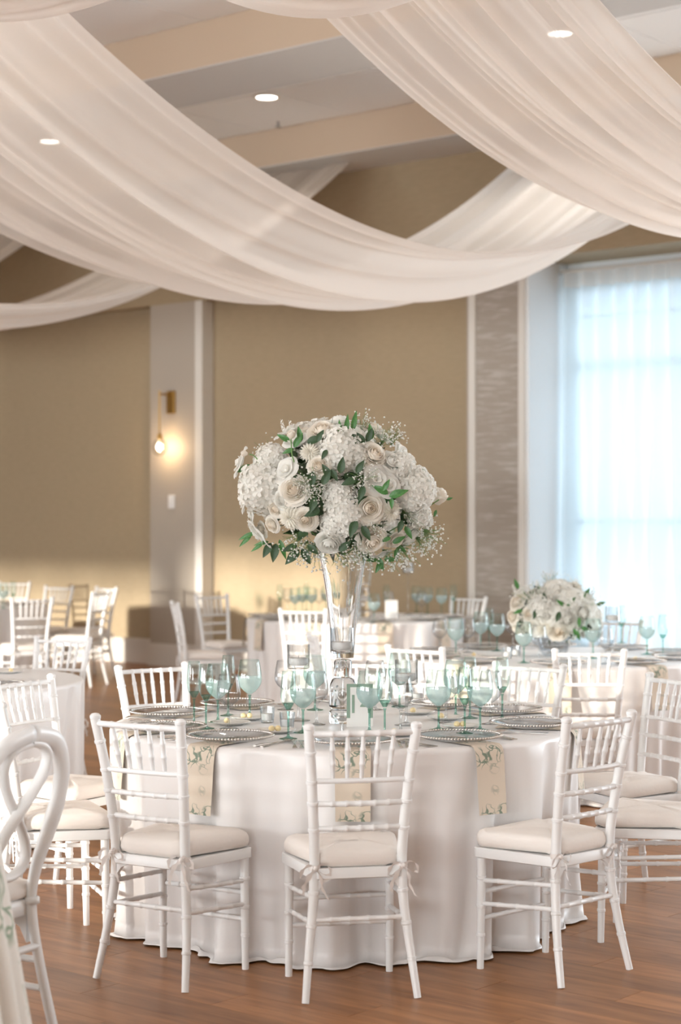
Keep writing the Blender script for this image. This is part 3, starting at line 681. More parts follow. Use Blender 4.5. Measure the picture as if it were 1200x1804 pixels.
# oval-backed chair, lower left
def oval_chair(x, y, face):
    t = thing('oval_back_chair', 'white chair with oval figure-eight back, nearest at the left edge', 'chair', (x, y, 0), math.atan2(-face[0], face[1]))
    def yy(z): return -0.185+0.02*0 + (0.055*(1-(z/0.45))**1.5*-1 if z < 0.45 else -0.10*((z-0.45)/0.5)**1.3)
    half = [(0.172, 0), (0.150, 0.16), (0.128, 0.32), (0.122, 0.44), (0.135, 0.54), (0.168, 0.64), (0.190, 0.74), (0.178, 0.84), (0.115, 0.925), (0.0, 0.955)]
    for s in (-1, 1):
        P = catmull([(s*x_, yy(z), z) for x_, z in half], 6)
        k = M().tube(P, [0.0185+0.0105*min(1, max(0, (p.z-0.45)/0.22)) for p in P], 16, flat=0.72)
        k.lathe([(0.0175, -0.012), (0.024, -0.009), (0.024, 0.009), (0.0175, 0.012)], 14, (s*0.1235, yy(0.43), 0.43))
        k.obj('back_post', WHITE, t, 180)
    P = []
    for i in range(65):
        a = 2*PI*i/64; z = 0.722+0.205*math.cos(a); P.append((0.088*math.sin(2*a)*(1.0 if math.cos(a) > 0 else 0.95), yy(z)-0.012*(1 if i % 64 < 32 else -1)*abs(math.sin(a)), z))
    M().tube(P, 0.019, 14, cap=False, flat=0.7).obj('figure_eight_splat', WHITE, t, 180)
    O = []
    for cx, cy, a0, r in ((0.15, 0.14, 0, 0.06), (-0.15, 0.14, 90, 0.06), (-0.12, -0.14, 180, 0.04), (0.12, -0.14, 270, 0.04)):
        for i in range(6): a = math.radians(a0+90*i/5); O.append((cx+r*math.cos(a), cy+r*math.sin(a)))
    def slab(name, lay, m):
        n = len(O); k = M(); k.add([(x_*s, y_*s, z) for s, z in lay for x_, y_ in O], [(j*n+i, j*n+(i+1)%n, (j+1)*n+(i+1)%n, (j+1)*n+i) for j in range(len(lay)-1) for i in range(n)] + [tuple(range(n-1,-1,-1)), tuple((len(lay)-1)*n+i for i in range(n))])
        return k.obj(name, m, t, 60)
    slab('seat_frame', [(0.97, 0.385), (1, 0.39), (1, 0.43), (0.98, 0.435)], WHITE)
    slab('seat_cushion', [(0.94, 0.437), (1.0, 0.445), (1.01, 0.46), (0.97, 0.482), (0.85, 0.492), (0.4, 0.497)], CUSH)
    for s in (-1, 1):
        M().tube(straight((s*0.185, 0.175, 0), (s*0.180, 0.165, 0.39), 3), [0.013, 0.015, 0.017, 0.018], 12).obj('front_leg', WHITE, t)
        for zf in (0.15, 0.235): M().tube(straight((s*0.183, 0.172, zf), (s*0.14, yy(0.2), zf+0.01)), 0.0105, 10).obj('stretcher', WHITE, t)
        kb = M(); Q = [(-0.17, 0.385), (-0.17, 0.30), (-0.145, 0.345), (-0.10, 0.373), (-0.04, 0.385)]
        kb.add([(s*(0.125+0.010*c), y_, z) for c in (-1, 1) for y_, z in Q], [(0,1,2,3,4), (9,8,7,6,5)]+[(i, (i+1)%5, 5+(i+1)%5, 5+i) for i in range(5)]); kb.obj('corner_bracket', WHITE, t, 0)
    M().tube(straight((-0.135, yy(0.27), 0.29), (0.135, yy(0.27), 0.29)), 0.012, 10).obj('stretcher', WHITE, t)
    for z in (0.2, 0.27): M().tube(straight((-0.182, 0.17, z), (0.182, 0.17, z)), 0.0105, 10).obj('stretcher', WHITE, t)
oval_chair(-1.165, 5.635, (-0.87, 0.50))
SW = cloth_mesh(9, 0.53, 0.76, 240, 1.0, TOILE, 0.08)
c = link('tablecloth', SW, None, (-1.40, 4.70, 0)); tag(c, 'cream cloth with green sprigs in the lower left corner', 'tablecloth')
t = thing('round_table', 'small round table under the green-sprigged cloth', 'table', (-1.40, 4.70, 0))
M().lathe([(0.001, 0.753), (0.49, 0.753), (0.49, 0.73), (0.001, 0.73)], 40).obj('tabletop', WOODT, t); M().tube([(0,0,0.02), (0,0,0.73)], 0.03, 10).obj('pedestal', STEEL, t); M().lathe([(0.001, 0), (0.25, 0), (0.25, 0.012), (0.03, 0.025), (0.001, 0.025)], 24).obj('base', STEEL, t)

# ------------------------------------------------------------------ tableware prototypes: lists of (part name, mesh, parent index)
def gob_prof(h0, h1, rmax, rtop, stem=0.0042, foot=0.037):
    P = [(0.001, 0.002), (foot, 0.0), (foot, 0.0015), (foot*0.6, 0.004), (stem*1.6, 0.009), (stem, 0.02), (stem, h0-0.012), (stem*1.9, h0-0.003)]
    bowl = []
    for i in range(13):
        v = i/12; z = h0+(h1-h0)*v
        r = rmax*math.sin(min(1, v/0.42)*PI/2)**0.62 if v < 0.42 else rmax+(rtop-rmax)*((v-0.42)/0.58)**1.5
        bowl.append((max(r, stem*1.9), z))
    return P, bowl
def wineglass(kind):
    if kind == 'goblet': S, B = gob_prof(0.092, 0.235, 0.0505, 0.039); ms, mb, rib = GREEND, GREEN, (26, 0.012)
    elif kind == 'flute': S, B = gob_prof(0.106, 0.252, 0.0295, 0.0225, 0.0038, 0.034); ms, mb, rib = GREEND, GREEN, (16, 0.014)
    else: S, B = gob_prof(0.085, 0.212, 0.0475, 0.036, 0.0040, 0.036); ms, mb, rib = CLEAR, CLEAR, (1, 0)
    out = [('bowl', M().lathe(B+[(B[-1][0]-0.0008, B[-1][1]+0.0005), (B[-1][0]-0.0012, B[-1][1]-0.001)], 52, ribs=rib[0], amp=rib[1], z0=B[4][1], z1=B[-1][1]-0.004).mesh('bowl', mb, 180), None),
           ('stem', M().lathe(S, 16).mesh('stem', ms, 60), None)]
    if kind == 'goblet':
        L = [(r*0.965, z+0.0015) for r, z in B[:7]]; out.append(('water', M().lathe([(0.0005, L[0][1])]+L+[(0.0005, L[-1][1])], 36).mesh('water', LIQ, 60), None))
    if kind == 'flute':
        L = [(r*0.95, z+0.002) for r, z in B[:3]]; out.append(('thick_base', M().lathe(L+[(0.0005, L[-1][1]-0.002)], 24).mesh('thick_base', GREEND, 180), None))
    return out
PROTO = {k: wineglass(k) for k in ('goblet', 'flute', 'clear')}
def charger():
    g = M().lathe([(0.001, 0.0045), (0.098, 0.0045), (0.108, 0.009), (0.150, 0.0175), (0.155, 0.019), (0.156, 0.017), (0.150, 0.014), (0.108, 0.0045), (0.098, 0.001), (0.001, 0.001)], 64).mesh('plate', CRYST)
    b = M()
    def ring(R, z, n, r):
        for i in range(n):
            a = 2*PI*i/n; c = Vector((R*math.cos(a), R*math.sin(a), z))
            vs = [c+Vector(d)*r for d in ((1,0,0),(-1,0,0),(0,1,0),(0,-1,0),(0,0,1),(0,0,-1))]
            vs += [c+Vector(d)*(r*0.62) for d in ((1,1,1),(1,1,-1),(1,-1,1),(1,-1,-1),(-1,1,1),(-1,1,-1),(-1,-1,1),(-1,-1,-1))]
            b.add(vs, [(0,6,2,7),(0,8,4,6),(0,9,3,8),(0,7,5,9),(1,11,2,10),(1,10,4,12),(1,12,3,13),(1,13,5,11),(2,6,4,10),(2,11,5,7),(3,12,4,8),(3,9,5,13)])
    ring(0.158, 0.020, 84, 0.0056)
    return [('plate', g, None), ('beaded_rim', b.mesh('beaded_rim', SILVER, 180), 0)]
PROTO['charger'] = charger()
PROTO['bread'] = [('plate', M().lathe([(0.001, 0.004), (0.045, 0.004), (0.052, 0.008), (0.075, 0.014), (0.076, 0.012), (0.052, 0.004), (0.045, 0.0), (0.001, 0.0)], 40).mesh('plate', PORC), None)]
bt = M()
for i, (r, z) in enumerate([(0, 0)]): bt.lathe([(0.0005, 0)]+[(0.0125*math.sin(a), 0.0115-0.0115*math.cos(a)) for a in [0.25+j*(PI-0.3)/8 for j in range(9)]], 14)
PROTO['butter'] = [('ball', bt.mesh('butter_ball', BUTTER, 180), None)]
def fork():
    k = M()
    def y2(u): return 0.002+0.010*math.sin(PI*min(1, max(0, u-0.45)/0.55))
    k.add([(sx*w, y, 0.0015+0.008*math.exp(-((y-0.06)/0.03)**2)+dz) for dz in (0, 0.002) for y, w in ((-0.10, 0.009), (-0.06, 0.007), (0.0, 0.0032), (0.035, 0.004), (0.05, 0.0115), (0.062, 0.012)) for sx in (-1, 1)],
          [(2*i, 2*i+1, 2*i+3, 2*i+2) for i in range(5)] + [(12+2*i, 14+2*i, 15+2*i, 13+2*i) for i in range(5)] + [(2*i, 2*i+2, 14+2*i, 12+2*i) for i in range(5)] + [(2*i+1, 13+2*i, 15+2*i, 2*i+3) for i in range(5)] + [(0, 12, 13, 1)])
    for x in (-0.0098, -0.0033, 0.0033, 0.0098): k.tube([(x, 0.061, 0.010), (x, 0.08, 0.008), (x*0.95, 0.10, 0.006)], [0.0017, 0.0016, 0.001], 6)
    return [('fork', k.mesh('fork', CUTL, 40), None)]
def knife():
    k = M().tube([(0, -0.11, 0.004), (0, -0.06, 0.0045), (0, -0.01, 0.004)], [0.0065, 0.007, 0.005], 10, flat=0.6)
    P = [(-0.004, -0.01), (0.006, -0.01), (0.0085, 0.05), (0.006, 0.10), (-0.002, 0.115), (-0.004, 0.10)]
    k.add([(x, y, z) for z in (0.002, 0.0045) for x, y in P], [(5,4,3,2,1,0), (6,7,8,9,10,11)]+[(i, (i+1)%6, 6+(i+1)%6, 6+i) for i in range(6)])
    return [('knife', k.mesh('knife', CUTL, 40), None)]
def spoon():
    k = M().tube([(0, -0.10, 0.002), (0, -0.06, 0.003), (0, 0.0, 0.008), (0, 0.05, 0.006)], [0.008, 0.006, 0.0035, 0.003], 8, flat=0.35)
    k.grid(lambda u, v: (0.02*v*math.cos(2*PI*u), 0.075+0.029*v*math.sin(2*PI*u), 0.0015+0.008*v*v), 20, 4, True)
    return [('spoon', k.mesh('spoon', CUTL, 60), None)]
PROTO['fork'] = fork(); PROTO['knife'] = knife(); PROTO['spoon'] = spoon()
def napkin():
    P = [(-0.30, 0.0035), (-0.05, 0.0035), (-0.012, 0.003), (0.004, -0.004), (0.014, -0.020), (0.020, -0.06), (0.024, -0.12), (0.030, -0.19), (0.034, -0.245)]
    def fn(u, v):
        i = min(int(v*8), 7); f = v*8-i; y = P[i][0]*(1-f)+P[i+1][0]*f; z = P[i][1]*(1-f)+P[i+1][1]*f
        return ((u-0.5)*(0.135-0.012*v), y+0.006*math.sin(5*u+1)*max(0, v-0.4), z)
    k = M().grid(fn, 8, 24); me = k.mesh('napkin', NAPK, 180)
    return [('napkin', me, None)]
PROTO['napkin'] = napkin()
def candle(h, cup=0.046, ch=0.098):
    S = [(0.001, 0.0015), (0.048, 0.0), (0.048, 0.002), (0.03, 0.005), (0.008, 0.012), (0.0052, 0.03), (0.0052, h-ch-0.02), (0.010, h-ch-0.008), (0.012, h-ch)]
    C = [(0.012, h-ch), (cup*0.9, h-ch+0.001), (cup, h-ch+0.006), (cup, h), (cup-0.0015, h), (cup-0.002, h-ch+0.008)]
    return [('stem', M().lathe(S, 20).mesh('stem', CRYST, 60), None), ('cup', M().lathe(C, 36).mesh('cup', CLEAR, 40), None),
            ('floating_candle', M().lathe([(0.0005, h-ch+0.014), (cup*0.7, h-ch+0.014), (cup*0.86, h-ch+0.022), (cup*0.88, h-ch+0.040), (cup*0.8, h-ch+0.044), (0.0005, h-ch+0.042)], 30).mesh('floating_candle', WAX, 50), None),
            ('wick', M().tube([(0,0,h-ch+0.04), (0.001,0,h-ch+0.054)], 0.0012, 6).mesh('wick', STEEL), None)]
for n, h in (('candle_tall', 0.41), ('candle_mid', 0.31), ('candle_low', 0.26)): PROTO[n] = candle(h)
PROTO['votive'] = [('cup', M().lathe([(0.001, 0.001), (0.026, 0.0), (0.031, 0.062), (0.029, 0.062), (0.025, 0.008), (0.001, 0.008)], 28).mesh('cup', CLEAR, 40), None),
                   ('candle', M().lathe([(0.001, 0.009), (0.0245, 0.009), (0.0262, 0.036), (0.001, 0.036)], 24).mesh('candle', WAX, 40), None)]
PROTO['vase'] = [('base_block', M().lathe([(0.001, 0.0), (0.054, 0.0), (0.056, 0.006), (0.056, 0.045), (0.050, 0.050), (0.050, 0.060), (0.056, 0.066), (0.056, 0.12), (0.053, 0.155), (0.044, 0.175), (0.036, 0.18), (0.001, 0.182)], 44).mesh('base_block', VASEG, 40), None),
                 ('neck', M().lathe([(0.001, 0.182), (0.036, 0.183), (0.036, 0.245), (0.030, 0.255), (0.001, 0.256)], 36).mesh('neck', VASEG, 40), None),
                 ('trumpet', M().lathe([(0.001, 0.258), (0.044, 0.262), (0.047, 0.30), (0.052, 0.36), (0.060, 0.44), (0.071, 0.53), (0.085, 0.62), (0.103, 0.70), (0.099, 0.702), (0.080, 0.62), (0.066, 0.53), (0.055, 0.44), (0.046, 0.36), (0.040, 0.29), (0.001, 0.28)], 48).mesh('trumpet', VASEG, 60), None)]
NAMES = {'goblet': ('wine_goblet', 'glass'), 'flute': ('champagne_flute', 'glass'), 'clear': ('clear_wine_glass', 'glass'), 'charger': ('charger_plate', 'plate'), 'bread': ('bread_plate', 'plate'),
         'butter': ('butter_ball', 'butter'), 'fork': ('fork', 'fork'), 'knife': ('knife', 'knife'), 'spoon': ('spoon', 'spoon'), 'napkin': ('napkin', 'napkin'),
         'candle_tall': ('candle_holder', 'candle'), 'candle_mid': ('candle_holder', 'candle'), 'candle_low': ('candle_holder', 'candle'), 'votive': ('votive_candle', 'candle'), 'vase': ('trumpet_vase', 'vase')}
def put(kind, loc, label, rz=0.0, group=None, lift=0.001):
    n, c = NAMES[kind]; loc = (loc[0], loc[1], (loc[2] if len(loc) > 2 else TZ)+lift); P = PROTO[kind]
    if len(P) == 1:
        return tag(link(n, P[0][1], None, loc, (0, 0, rz)), label, c, group)
    t = thing(n, label, c, loc, rz, group); objs = []
    for pn, me, pi in P: objs.append(link(pn, me, t if pi is None else objs[pi]))
    return t
def base(x, y): v = on_plane(x, y, TZ); return (v.x, v.y)
def top(x, y, h): v = on_plane(x, y, TZ+h); return (v.x, v.y)

# ------------------------------------------------------------------ settings of the centre table
SET = [(272, 'front centre'), (237, 'front left'), (206, 'left'), (162, 'back left'), (127, 'rear left'), (88, 'rear centre'), (54, 'rear right'), (27, 'back right'), (345, 'right'), (304, 'front right')]
for ang, nm in SET:
    a = math.radians(ang); e = Vector((math.cos(a), math.sin(a))); tg = Vector((-e.y, e.x)); rz = a-PI/2
    c = TC+e*0.765
    put('charger', c, 'glass charger with silver beaded rim at the %s place, centre table' % nm, a, 'beaded glass chargers on the centre table', 0.0055)
    ed = TC+e*(TR-0.004)
    put('napkin', ed, 'cream sprigged napkin hanging over the %s edge, centre table' % nm, rz, 'sprigged napkins on the centre table')
    # sitter looks inwards: right hand side is at +tg
    put('fork', TC+e*0.76-tg*0.178, 'outer silver fork at the %s place of the centre table' % nm, rz+PI, 'cutlery on the centre table')
    put('fork', TC+e*0.76-tg*0.203, 'inner silver fork at the %s place of the centre table' % nm, rz+PI, 'cutlery on the centre table') 
    put('knife', TC+e*0.75+tg*0.178, 'silver knife at the %s place of the centre table' % nm, rz+PI, 'cutlery on the centre table')
    put('spoon', TC+e*0.75+tg*0.202, 'silver spoon at the %s place of the centre table' % nm, rz+PI, 'cutlery on the centre table')
GG = 'stemware on the centre table'
for kind, xy, lab in [
    ('flute', base(342, 1277), 'green champagne flute farthest left among the left cluster of glasses'),
    ('flute', base(363, 1284), 'green champagne flute in front, second from left in the left cluster'),
    ('goblet', base(384, 1272), 'green wine goblet in the left cluster, behind the clear glass'),
    ('clear', base(403, 1284), 'clear wine glass at the front of the left cluster'),
    ('flute', top(402, 1155, 0.252), 'green champagne flute at the back of the left cluster, only its rim showing'),
    ('goblet', base(440, 1262), 'green wine goblet of pale water standing alone right of the left cluster'),
    ('flute', base(508, 1302), 'green champagne flute just left of the centre chair, nearest the viewer'),
    ('goblet', top(534, 1183, 0.235), 'green wine goblet half hidden behind the flute left of the centre chair'),
    ('clear', base(558, 1277), 'clear wine glass between the flute and the vase base'),
    ('clear', top(503, 1164, 0.212), 'clear wine glass behind the floating candle left of the vase'),
    ('goblet', top(555, 1155, 0.235), 'green wine goblet of pale water just left of the vase base, at the back'),
    ('goblet', base(651, 1290), 'green wine goblet of pale water overlapping the table number card'),
    ('flute', base(678, 1296), 'green champagne flute beside the table number card'),
    ('clear', base(706, 1289), 'clear wine glass right of the card, before the low floating candle'),
    ('clear', top(661, 1164, 0.212), 'clear wine glass at the back, above the table number card'),
    ('goblet', top(704, 1151, 0.235), 'green wine goblet of pale water at the back, behind the low floating candle'),
    ('goblet', base(773, 1286), 'green wine goblet of pale water, front left of the right cluster'),
    ('flute', base(819, 1292), 'green champagne flute in front in the right cluster'),
    ('goblet', top(803, 1163, 0.235), 'green wine goblet at the back of the right cluster'),
    ('flute', top(828, 1158, 0.252), 'green champagne flute at the back of the right cluster'),
    ('goblet', base(846, 1287), 'green wine goblet of pale water second from right in the right cluster'),
    ('clear', base(864, 1276), 'clear wine glass behind the two goblets of the right cluster'),
    ('clear', base(786, 1274), 'clear wine glass between flute and goblet in the right cluster'),
    ('flute', base(885, 1267), 'green champagne flute farthest right among the right cluster'),
    ]: put(kind, xy, lab, random.uniform(0, 6), GG)
put('candle_tall', base(603, 1297), 'tallest stemmed floating candle, directly in front of the vase', 0, 'floating candles on the centre table')
put('candle_mid', top(526, 1136, 0.31), 'stemmed floating candle left of the vase', 0, 'floating candles on the centre table')
put('candle_low', top(716, 1163, 0.26), 'lowest stemmed floating candle, right of the vase', 0, 'floating candles on the centre table')
put('votive', base(471, 1273), 'small glass votive beside the bread plate, left of the other votive', 0, 'votives on the centre table')
put('votive', base(506, 1283), 'small glass votive behind the flute left of the centre chair', 0, 'votives on the centre table')
put('votive', base(736, 1236), 'small glass votive right of the low floating candle', 0, 'votives on the centre table')
for i, (x, y, nb, lab) in enumerate([(437, 1268, 2, 'left cluster, behind the votive'), (408, 1277, 1, 'left cluster, by the clear glass'), (487, 1291, 2, 'front left charger'), (735, 1258, 1, 'low floating candle'), (785, 1268, 1, 'front left goblet of the right cluster'), (813, 1283, 2, 'front flute of the right cluster'), (703, 1296, 1, 'clear glass right of the card')]):
    b = base(x, y); put('bread', b, 'small white bread plate near the %s' % lab, 0, 'bread plates on the centre table')
    for j in range(nb):
        put('butter', (b[0]-0.018+0.024*j, b[1]+0.006*j-0.004, TZ+0.0045), '%s butter ball near the %s' % (('left', 'right')[j] if nb > 1 else 'single', lab), 0, 'butter balls on the centre table')
put('vase', TC, 'tall crystal trumpet vase on stacked base in the centre of the table', 0.3)
# table number card
cb = base(634, 1281); t = thing('table_number_card', 'white table number card with green border reading 14', 'sign', (cb[0], cb[1], TZ+0.001), math.radians(4))
M().box(-0.052, 0.052, 0, 0.004, 0, 0.170).obj('card', CARDW, t, 0)
for b in ((-0.052, -0.038, 0.035, 0.170), (0.038, 0.052, 0.035, 0.170), (-0.038, 0.038, 0.157, 0.170)): M().box(b[0], b[1], -0.0008, 0.0005, b[2], b[3]).obj('border_strip', CARDG, t, 0)
fc = bpy.data.curves.new('number', 'FONT'); fc.body = '14'; fc.size = 0.105; fc.align_x = 'CENTER'; fc.extrude = 0.0004
fo = bpy.data.objects.new('tmp', fc); COL.objects.link(fo); bpy.context.view_layer.update()
fm = bpy.data.meshes.new_from_object(fo.evaluated_get(bpy.context.evaluated_depsgraph_get())); bpy.data.objects.remove(fo)
fm.materials.clear(); fm.materials.append(CARDG)
link('number', fm, t, (0, -0.0009, 0.055), (PI/2, 0, 0))

# ------------------------------------------------------------------ the other tables
GR = 'stemware on the right table'
for kind, x, y, lab in [('goblet', 923, 1168, 'deep green goblet before the low bouquet on the right table'), ('clear', 950, 1166, 'clear wine glass before the low bouquet on the right table'),
    ('goblet', 876, 1147, 'goblet of pale water left of the low bouquet'), ('goblet', 847, 1143, 'second goblet of pale water left of the low bouquet'), ('clear', 824, 1150, 'clear wine glass near the left rim of the right table'),
    ('goblet', 803, 1157, 'green goblet at the left rim of the right table'), ('clear', 775, 1150, 'clear wine glass farthest left on the right table'), ('clear', 904, 1141, 'clear wine glass touching the left side of the low bouquet'),
    ('goblet', 1045, 1160, 'green goblet right of the low bouquet'), ('clear', 1067, 1170, 'sunlit clear wine glass right of the low bouquet'), ('goblet', 1140, 1153, 'goblet of pale water near the right picture edge'),
    ('flute', 1168, 1157, 'green flute near the right picture edge'), ('flute', 1095, 1133, 'green flute behind the candle on the right table'), ('flute', 862, 1140, 'green flute behind the goblets left of the low bouquet')]:
    put(kind, base(x, y), lab, random.uniform(0, 6), GR)
put('candle_mid', base(1080, 1160), 'floating candle on a stem right of the low bouquet', 0, 'floating candles on the right table')
put('candle_low', base(975, 1150), 'floating candle on a stem in front of the low bouquet', 0, 'floating candles on the right table')
put('votive', base(894, 1160), 'small votive on the right table, left of the deep green goblet', 0, 'votives on the right table')
put('votive', base(909, 1156), 'small votive on the right table, nearest the deep green goblet', 0, 'votives on the right table')
for ang, nm in ((265, 'front'), (301, 'front right'), (337, 'right'), (229, 'front left'), (193, 'left'), (157, 'rear left'), (121, 'far left'), (85, 'far'), (49, 'far right'), (13, 'rear right')):
    a = math.radians(ang); e = Vector((math.cos(a), math.sin(a)))
    put('charger', TRT+e*0.765, 'beaded glass charger at the %s place of the right table' % nm, a, 'chargers on the right table', 0.0055)
    put('napkin', TRT+e*(TR-0.004), 'sprigged napkin hanging at the %s place of the right table' % nm, a-PI/2, 'napkins on the right table')
for x, y, nm in ((835, 1158, 'left rim'), (1120, 1165, 'right side')):
    b = base(x, y); put('bread', b, 'small bread plate at the %s of the right table' % nm, 0, 'bread plates on the right table'); put('butter', (b[0], b[1], TZ+0.0045), 'butter ball on the plate at the %s of the right table' % nm, 0, 'butter on the right table')

GMt = 'stemware on the far table'; cnt = {}; ORD = ['leftmost', 'second from left', 'third from left', 'fourth from left', 'fifth from left', 'sixth from left', 'seventh from left', 'eighth from left']
for kind, x, y in [('flute', 493, 1079), ('clear', 507, 1078), ('goblet', 520, 1083), ('goblet', 533, 1080), ('flute', 540, 1076), ('goblet', 549, 1081), ('clear', 562, 1080), ('goblet', 575, 1078), ('goblet', 659, 1097), ('flute', 681, 1080), ('clear', 685, 1086), ('goblet', 734, 1079), ('clear', 743, 1086), ('goblet', 753, 1081), ('goblet', 778, 1083), ('flute', 799, 1080)]:
    cnt[kind] = cnt.get(kind, 0)+1
    put(kind, base(x, y), ORD[cnt[kind]-1]+' '+{'goblet': 'green goblet among the blurred glasses on the far table', 'flute': 'green flute among the blurred glasses on the far table', 'clear': 'clear wine glass among the blurred glasses on the far table'}[kind], random.uniform(0, 6), GMt)
PROTO['candle_far'] = candle(0.46); NAMES['candle_far'] = ('candle_holder', 'candle')
put('candle_far', base(719, 1083), 'tall stemmed floating candle on the far table, clear against the wall', 0)
put('vase', (0.21, 15.85), 'trumpet vase on the far table, half hidden behind the near vase', 0.0)
t = thing('table_number_card', 'bright sunlit number card on the far table beside its vase', 'sign', (*base(690, 1094), TZ+0.001), 0.35); M().box(-0.055, 0.055, 0, 0.004, 0, 0.17).obj('card', CARDW, t, 0)
for i, (ang, nm) in enumerate(((248, 'front left'), (212, 'left'), (284, 'front'), (320, 'front right'), (176, 'rear left'), (356, 'right'))):
    a = math.radians(ang); e = Vector((math.cos(a), math.sin(a))); put('charger', TM_+e*0.765, 'beaded charger at the %s place of the far table' % nm, a, 'chargers on the far table', 0.0055)
    put('napkin', TM_+e*(TR-0.004), 'sprigged napkin at the %s place of the far table' % nm, a-PI/2, 'napkins on the far table')
b = base(16, 1186); put('bread', b, 'small plate on the table at the left edge', 0); put('butter', (b[0]+0.01, b[1], TZ+0.0045), 'butter ball on the plate at the left edge', 0)
put('charger', (TL.x+0.55, TL.y-0.45), 'beaded charger on the table at the left edge', 0, None, 0.0055)
for kind, x, y, lab in [('goblet', 6, 1072, 'green goblet at the left picture edge on the farthest table'), ('flute', 23, 1071, 'green flute on the farthest table at left')]: put(kind, base(x, y), lab)
for ang, nm in ((300, 'near'), (340, 'right')):
    a = math.radians(ang); put('charger', TF+Vector((math.cos(a), math.sin(a)))*0.7, 'charger at the %s side of the farthest table' % nm, a, None, 0.0055)

# ------------------------------------------------------------------ flowers
def petal(k, a0, span, R, H, opn, base_r=0.12, z0=0.0, nu=6, nv=7, ruff=0.0, rnd=random):
    """a cupped petal standing around the flower axis; opn > 0 rolls its rim outwards, opn < 0 closes it over the heart"""
    p1 = rnd.uniform(0, 6); tw = rnd.uniform(-0.12, 0.12)
    def fn(u, v):
        t = 2*u-1; w = 0.45+0.55*math.sin(PI*min(1, v*0.66+0.08))
        a = a0 + t*span*0.5*w + tw*v
        rim = (1-0.20*abs(t)**2.2*v)
        r = base_r + (R-base_r)*math.sin(min(1, v*1.15)*PI/2) + 0.05*R*t*v
        k2 = max(0, v-0.6)/0.4
        if opn >= 0: r += opn*R*0.42*k2**1.6; dz = -opn*R*0.30*k2**2.2
        else: r += opn*R*0.85*k2**1.3; dz = -0.02*k2
        z = z0 + H*v*rim + dz + ruff*math.sin(5*t+p1)*v*v
        return (r*math.cos(a), r*math.sin(a), z)
    k.grid(fn, nu, nv)
def rose_mesh(seed, m, full=1.0, mc=None):
    rnd = random.Random(seed); k = M()
    lay = ((2, 0.13, 0.80, -0.7), (3, 0.21, 0.82, -0.55), (3, 0.30, 0.83, -0.40), (4, 0.40, 0.82, -0.25), (4, 0.51, 0.78, -0.10), (5, 0.63, 0.71, 0.05), (5, 0.75, 0.61, 0.20), (5, 0.87, 0.47, 0.42), (5, 0.97, 0.30, 0.60))
    for li, (n, R, H, op) in enumerate(lay):
        a = rnd.uniform(0, 6)
        if li == 4: cut = len(k.f)
        for i in range(n): petal(k, a+2*PI*i/n+rnd.uniform(-.25, .25), 2*PI/n*1.42, R*rnd.uniform(.94, 1.06), H*rnd.uniform(.92, 1.06), op*(full if op > 0 else 1)*rnd.uniform(.6, 1.35), 0.05 if li < 3 else R*0.35, -0.05*li/8, ruff=0.025, rnd=rnd)
    me = k.mesh('rose', m, 180)
    if mc:
        me.materials.append(mc)
        for p in me.polygons:
            if p.index < cut: p.material_index = 1
    return me
def lis_mesh(seed, m):
    rnd = random.Random(seed); k = M()
    for n, R, H, op in ((3, 0.35, 0.55, 0.1), (4, 0.68, 0.52, 0.45), (5, 0.98, 0.42, 0.7)):
        a = rnd.uniform(0, 6)
        for i in range(n): petal(k, a+2*PI*i/n+rnd.uniform(-.2, .2), 2*PI/n*1.5, R*rnd.uniform(.9, 1.08), H*rnd.uniform(.85, 1.1), op*rnd.uniform(.5, 1.2), 0.06, 0, ruff=0.06, rnd=rnd)
    k.lathe([(0.001, 0.30), (0.10, 0.27), (0.12, 0.12)], 8)
    return k.mesh('lisianthus', m, 180)
def bud_mesh(seed, m):
    rnd = random.Random(seed); k = M()
    for n, R, H, op in ((3, 0.30, 1.25, 0), (4, 0.46, 1.2, 0.05), (4, 0.6, 1.0, 0.25)):
        a = rnd.uniform(0, 6)
        for i in range(n): petal(k, a+2*PI*i/n, 2*PI/n*1.6, R, H*rnd.uniform(.92, 1.05), op, 0.2, -0.3, rnd=rnd)
    return k.mesh('rosebud', m, 180)
def dahlia_mesh(seed, m):
    rnd = random.Random(seed); k = M()
    for L in range(8):
        el = math.radians(-8+L*12); n = int(20-L*1.7); ln = 1.0-0.075*L
        for i in range(n):
            a = 2*PI*(i+0.5*(L % 2))/n + rnd.uniform(-.05, .05); w = 0.105
            d = Vector((math.cos(a)*math.cos(el), math.sin(a)*math.cos(el), math.sin(el))); s = Vector((-math.sin(a), math.cos(a), 0)); u = d.cross(s)*-1
            l = ln*rnd.uniform(.9, 1.05)
            P = [d*0.15-s*w*.4, d*0.15+s*w*.4, d*l*.6-s*w+u*0.05, d*l*.6-u*0.03, d*l*.6+s*w+u*0.05, d*l+u*0.06]
            k.add(P, [(0,3,2), (0,1,3), (1,4,3), (2,3,5), (3,4,5)])
    return k.mesh('dahlia', m, 180)
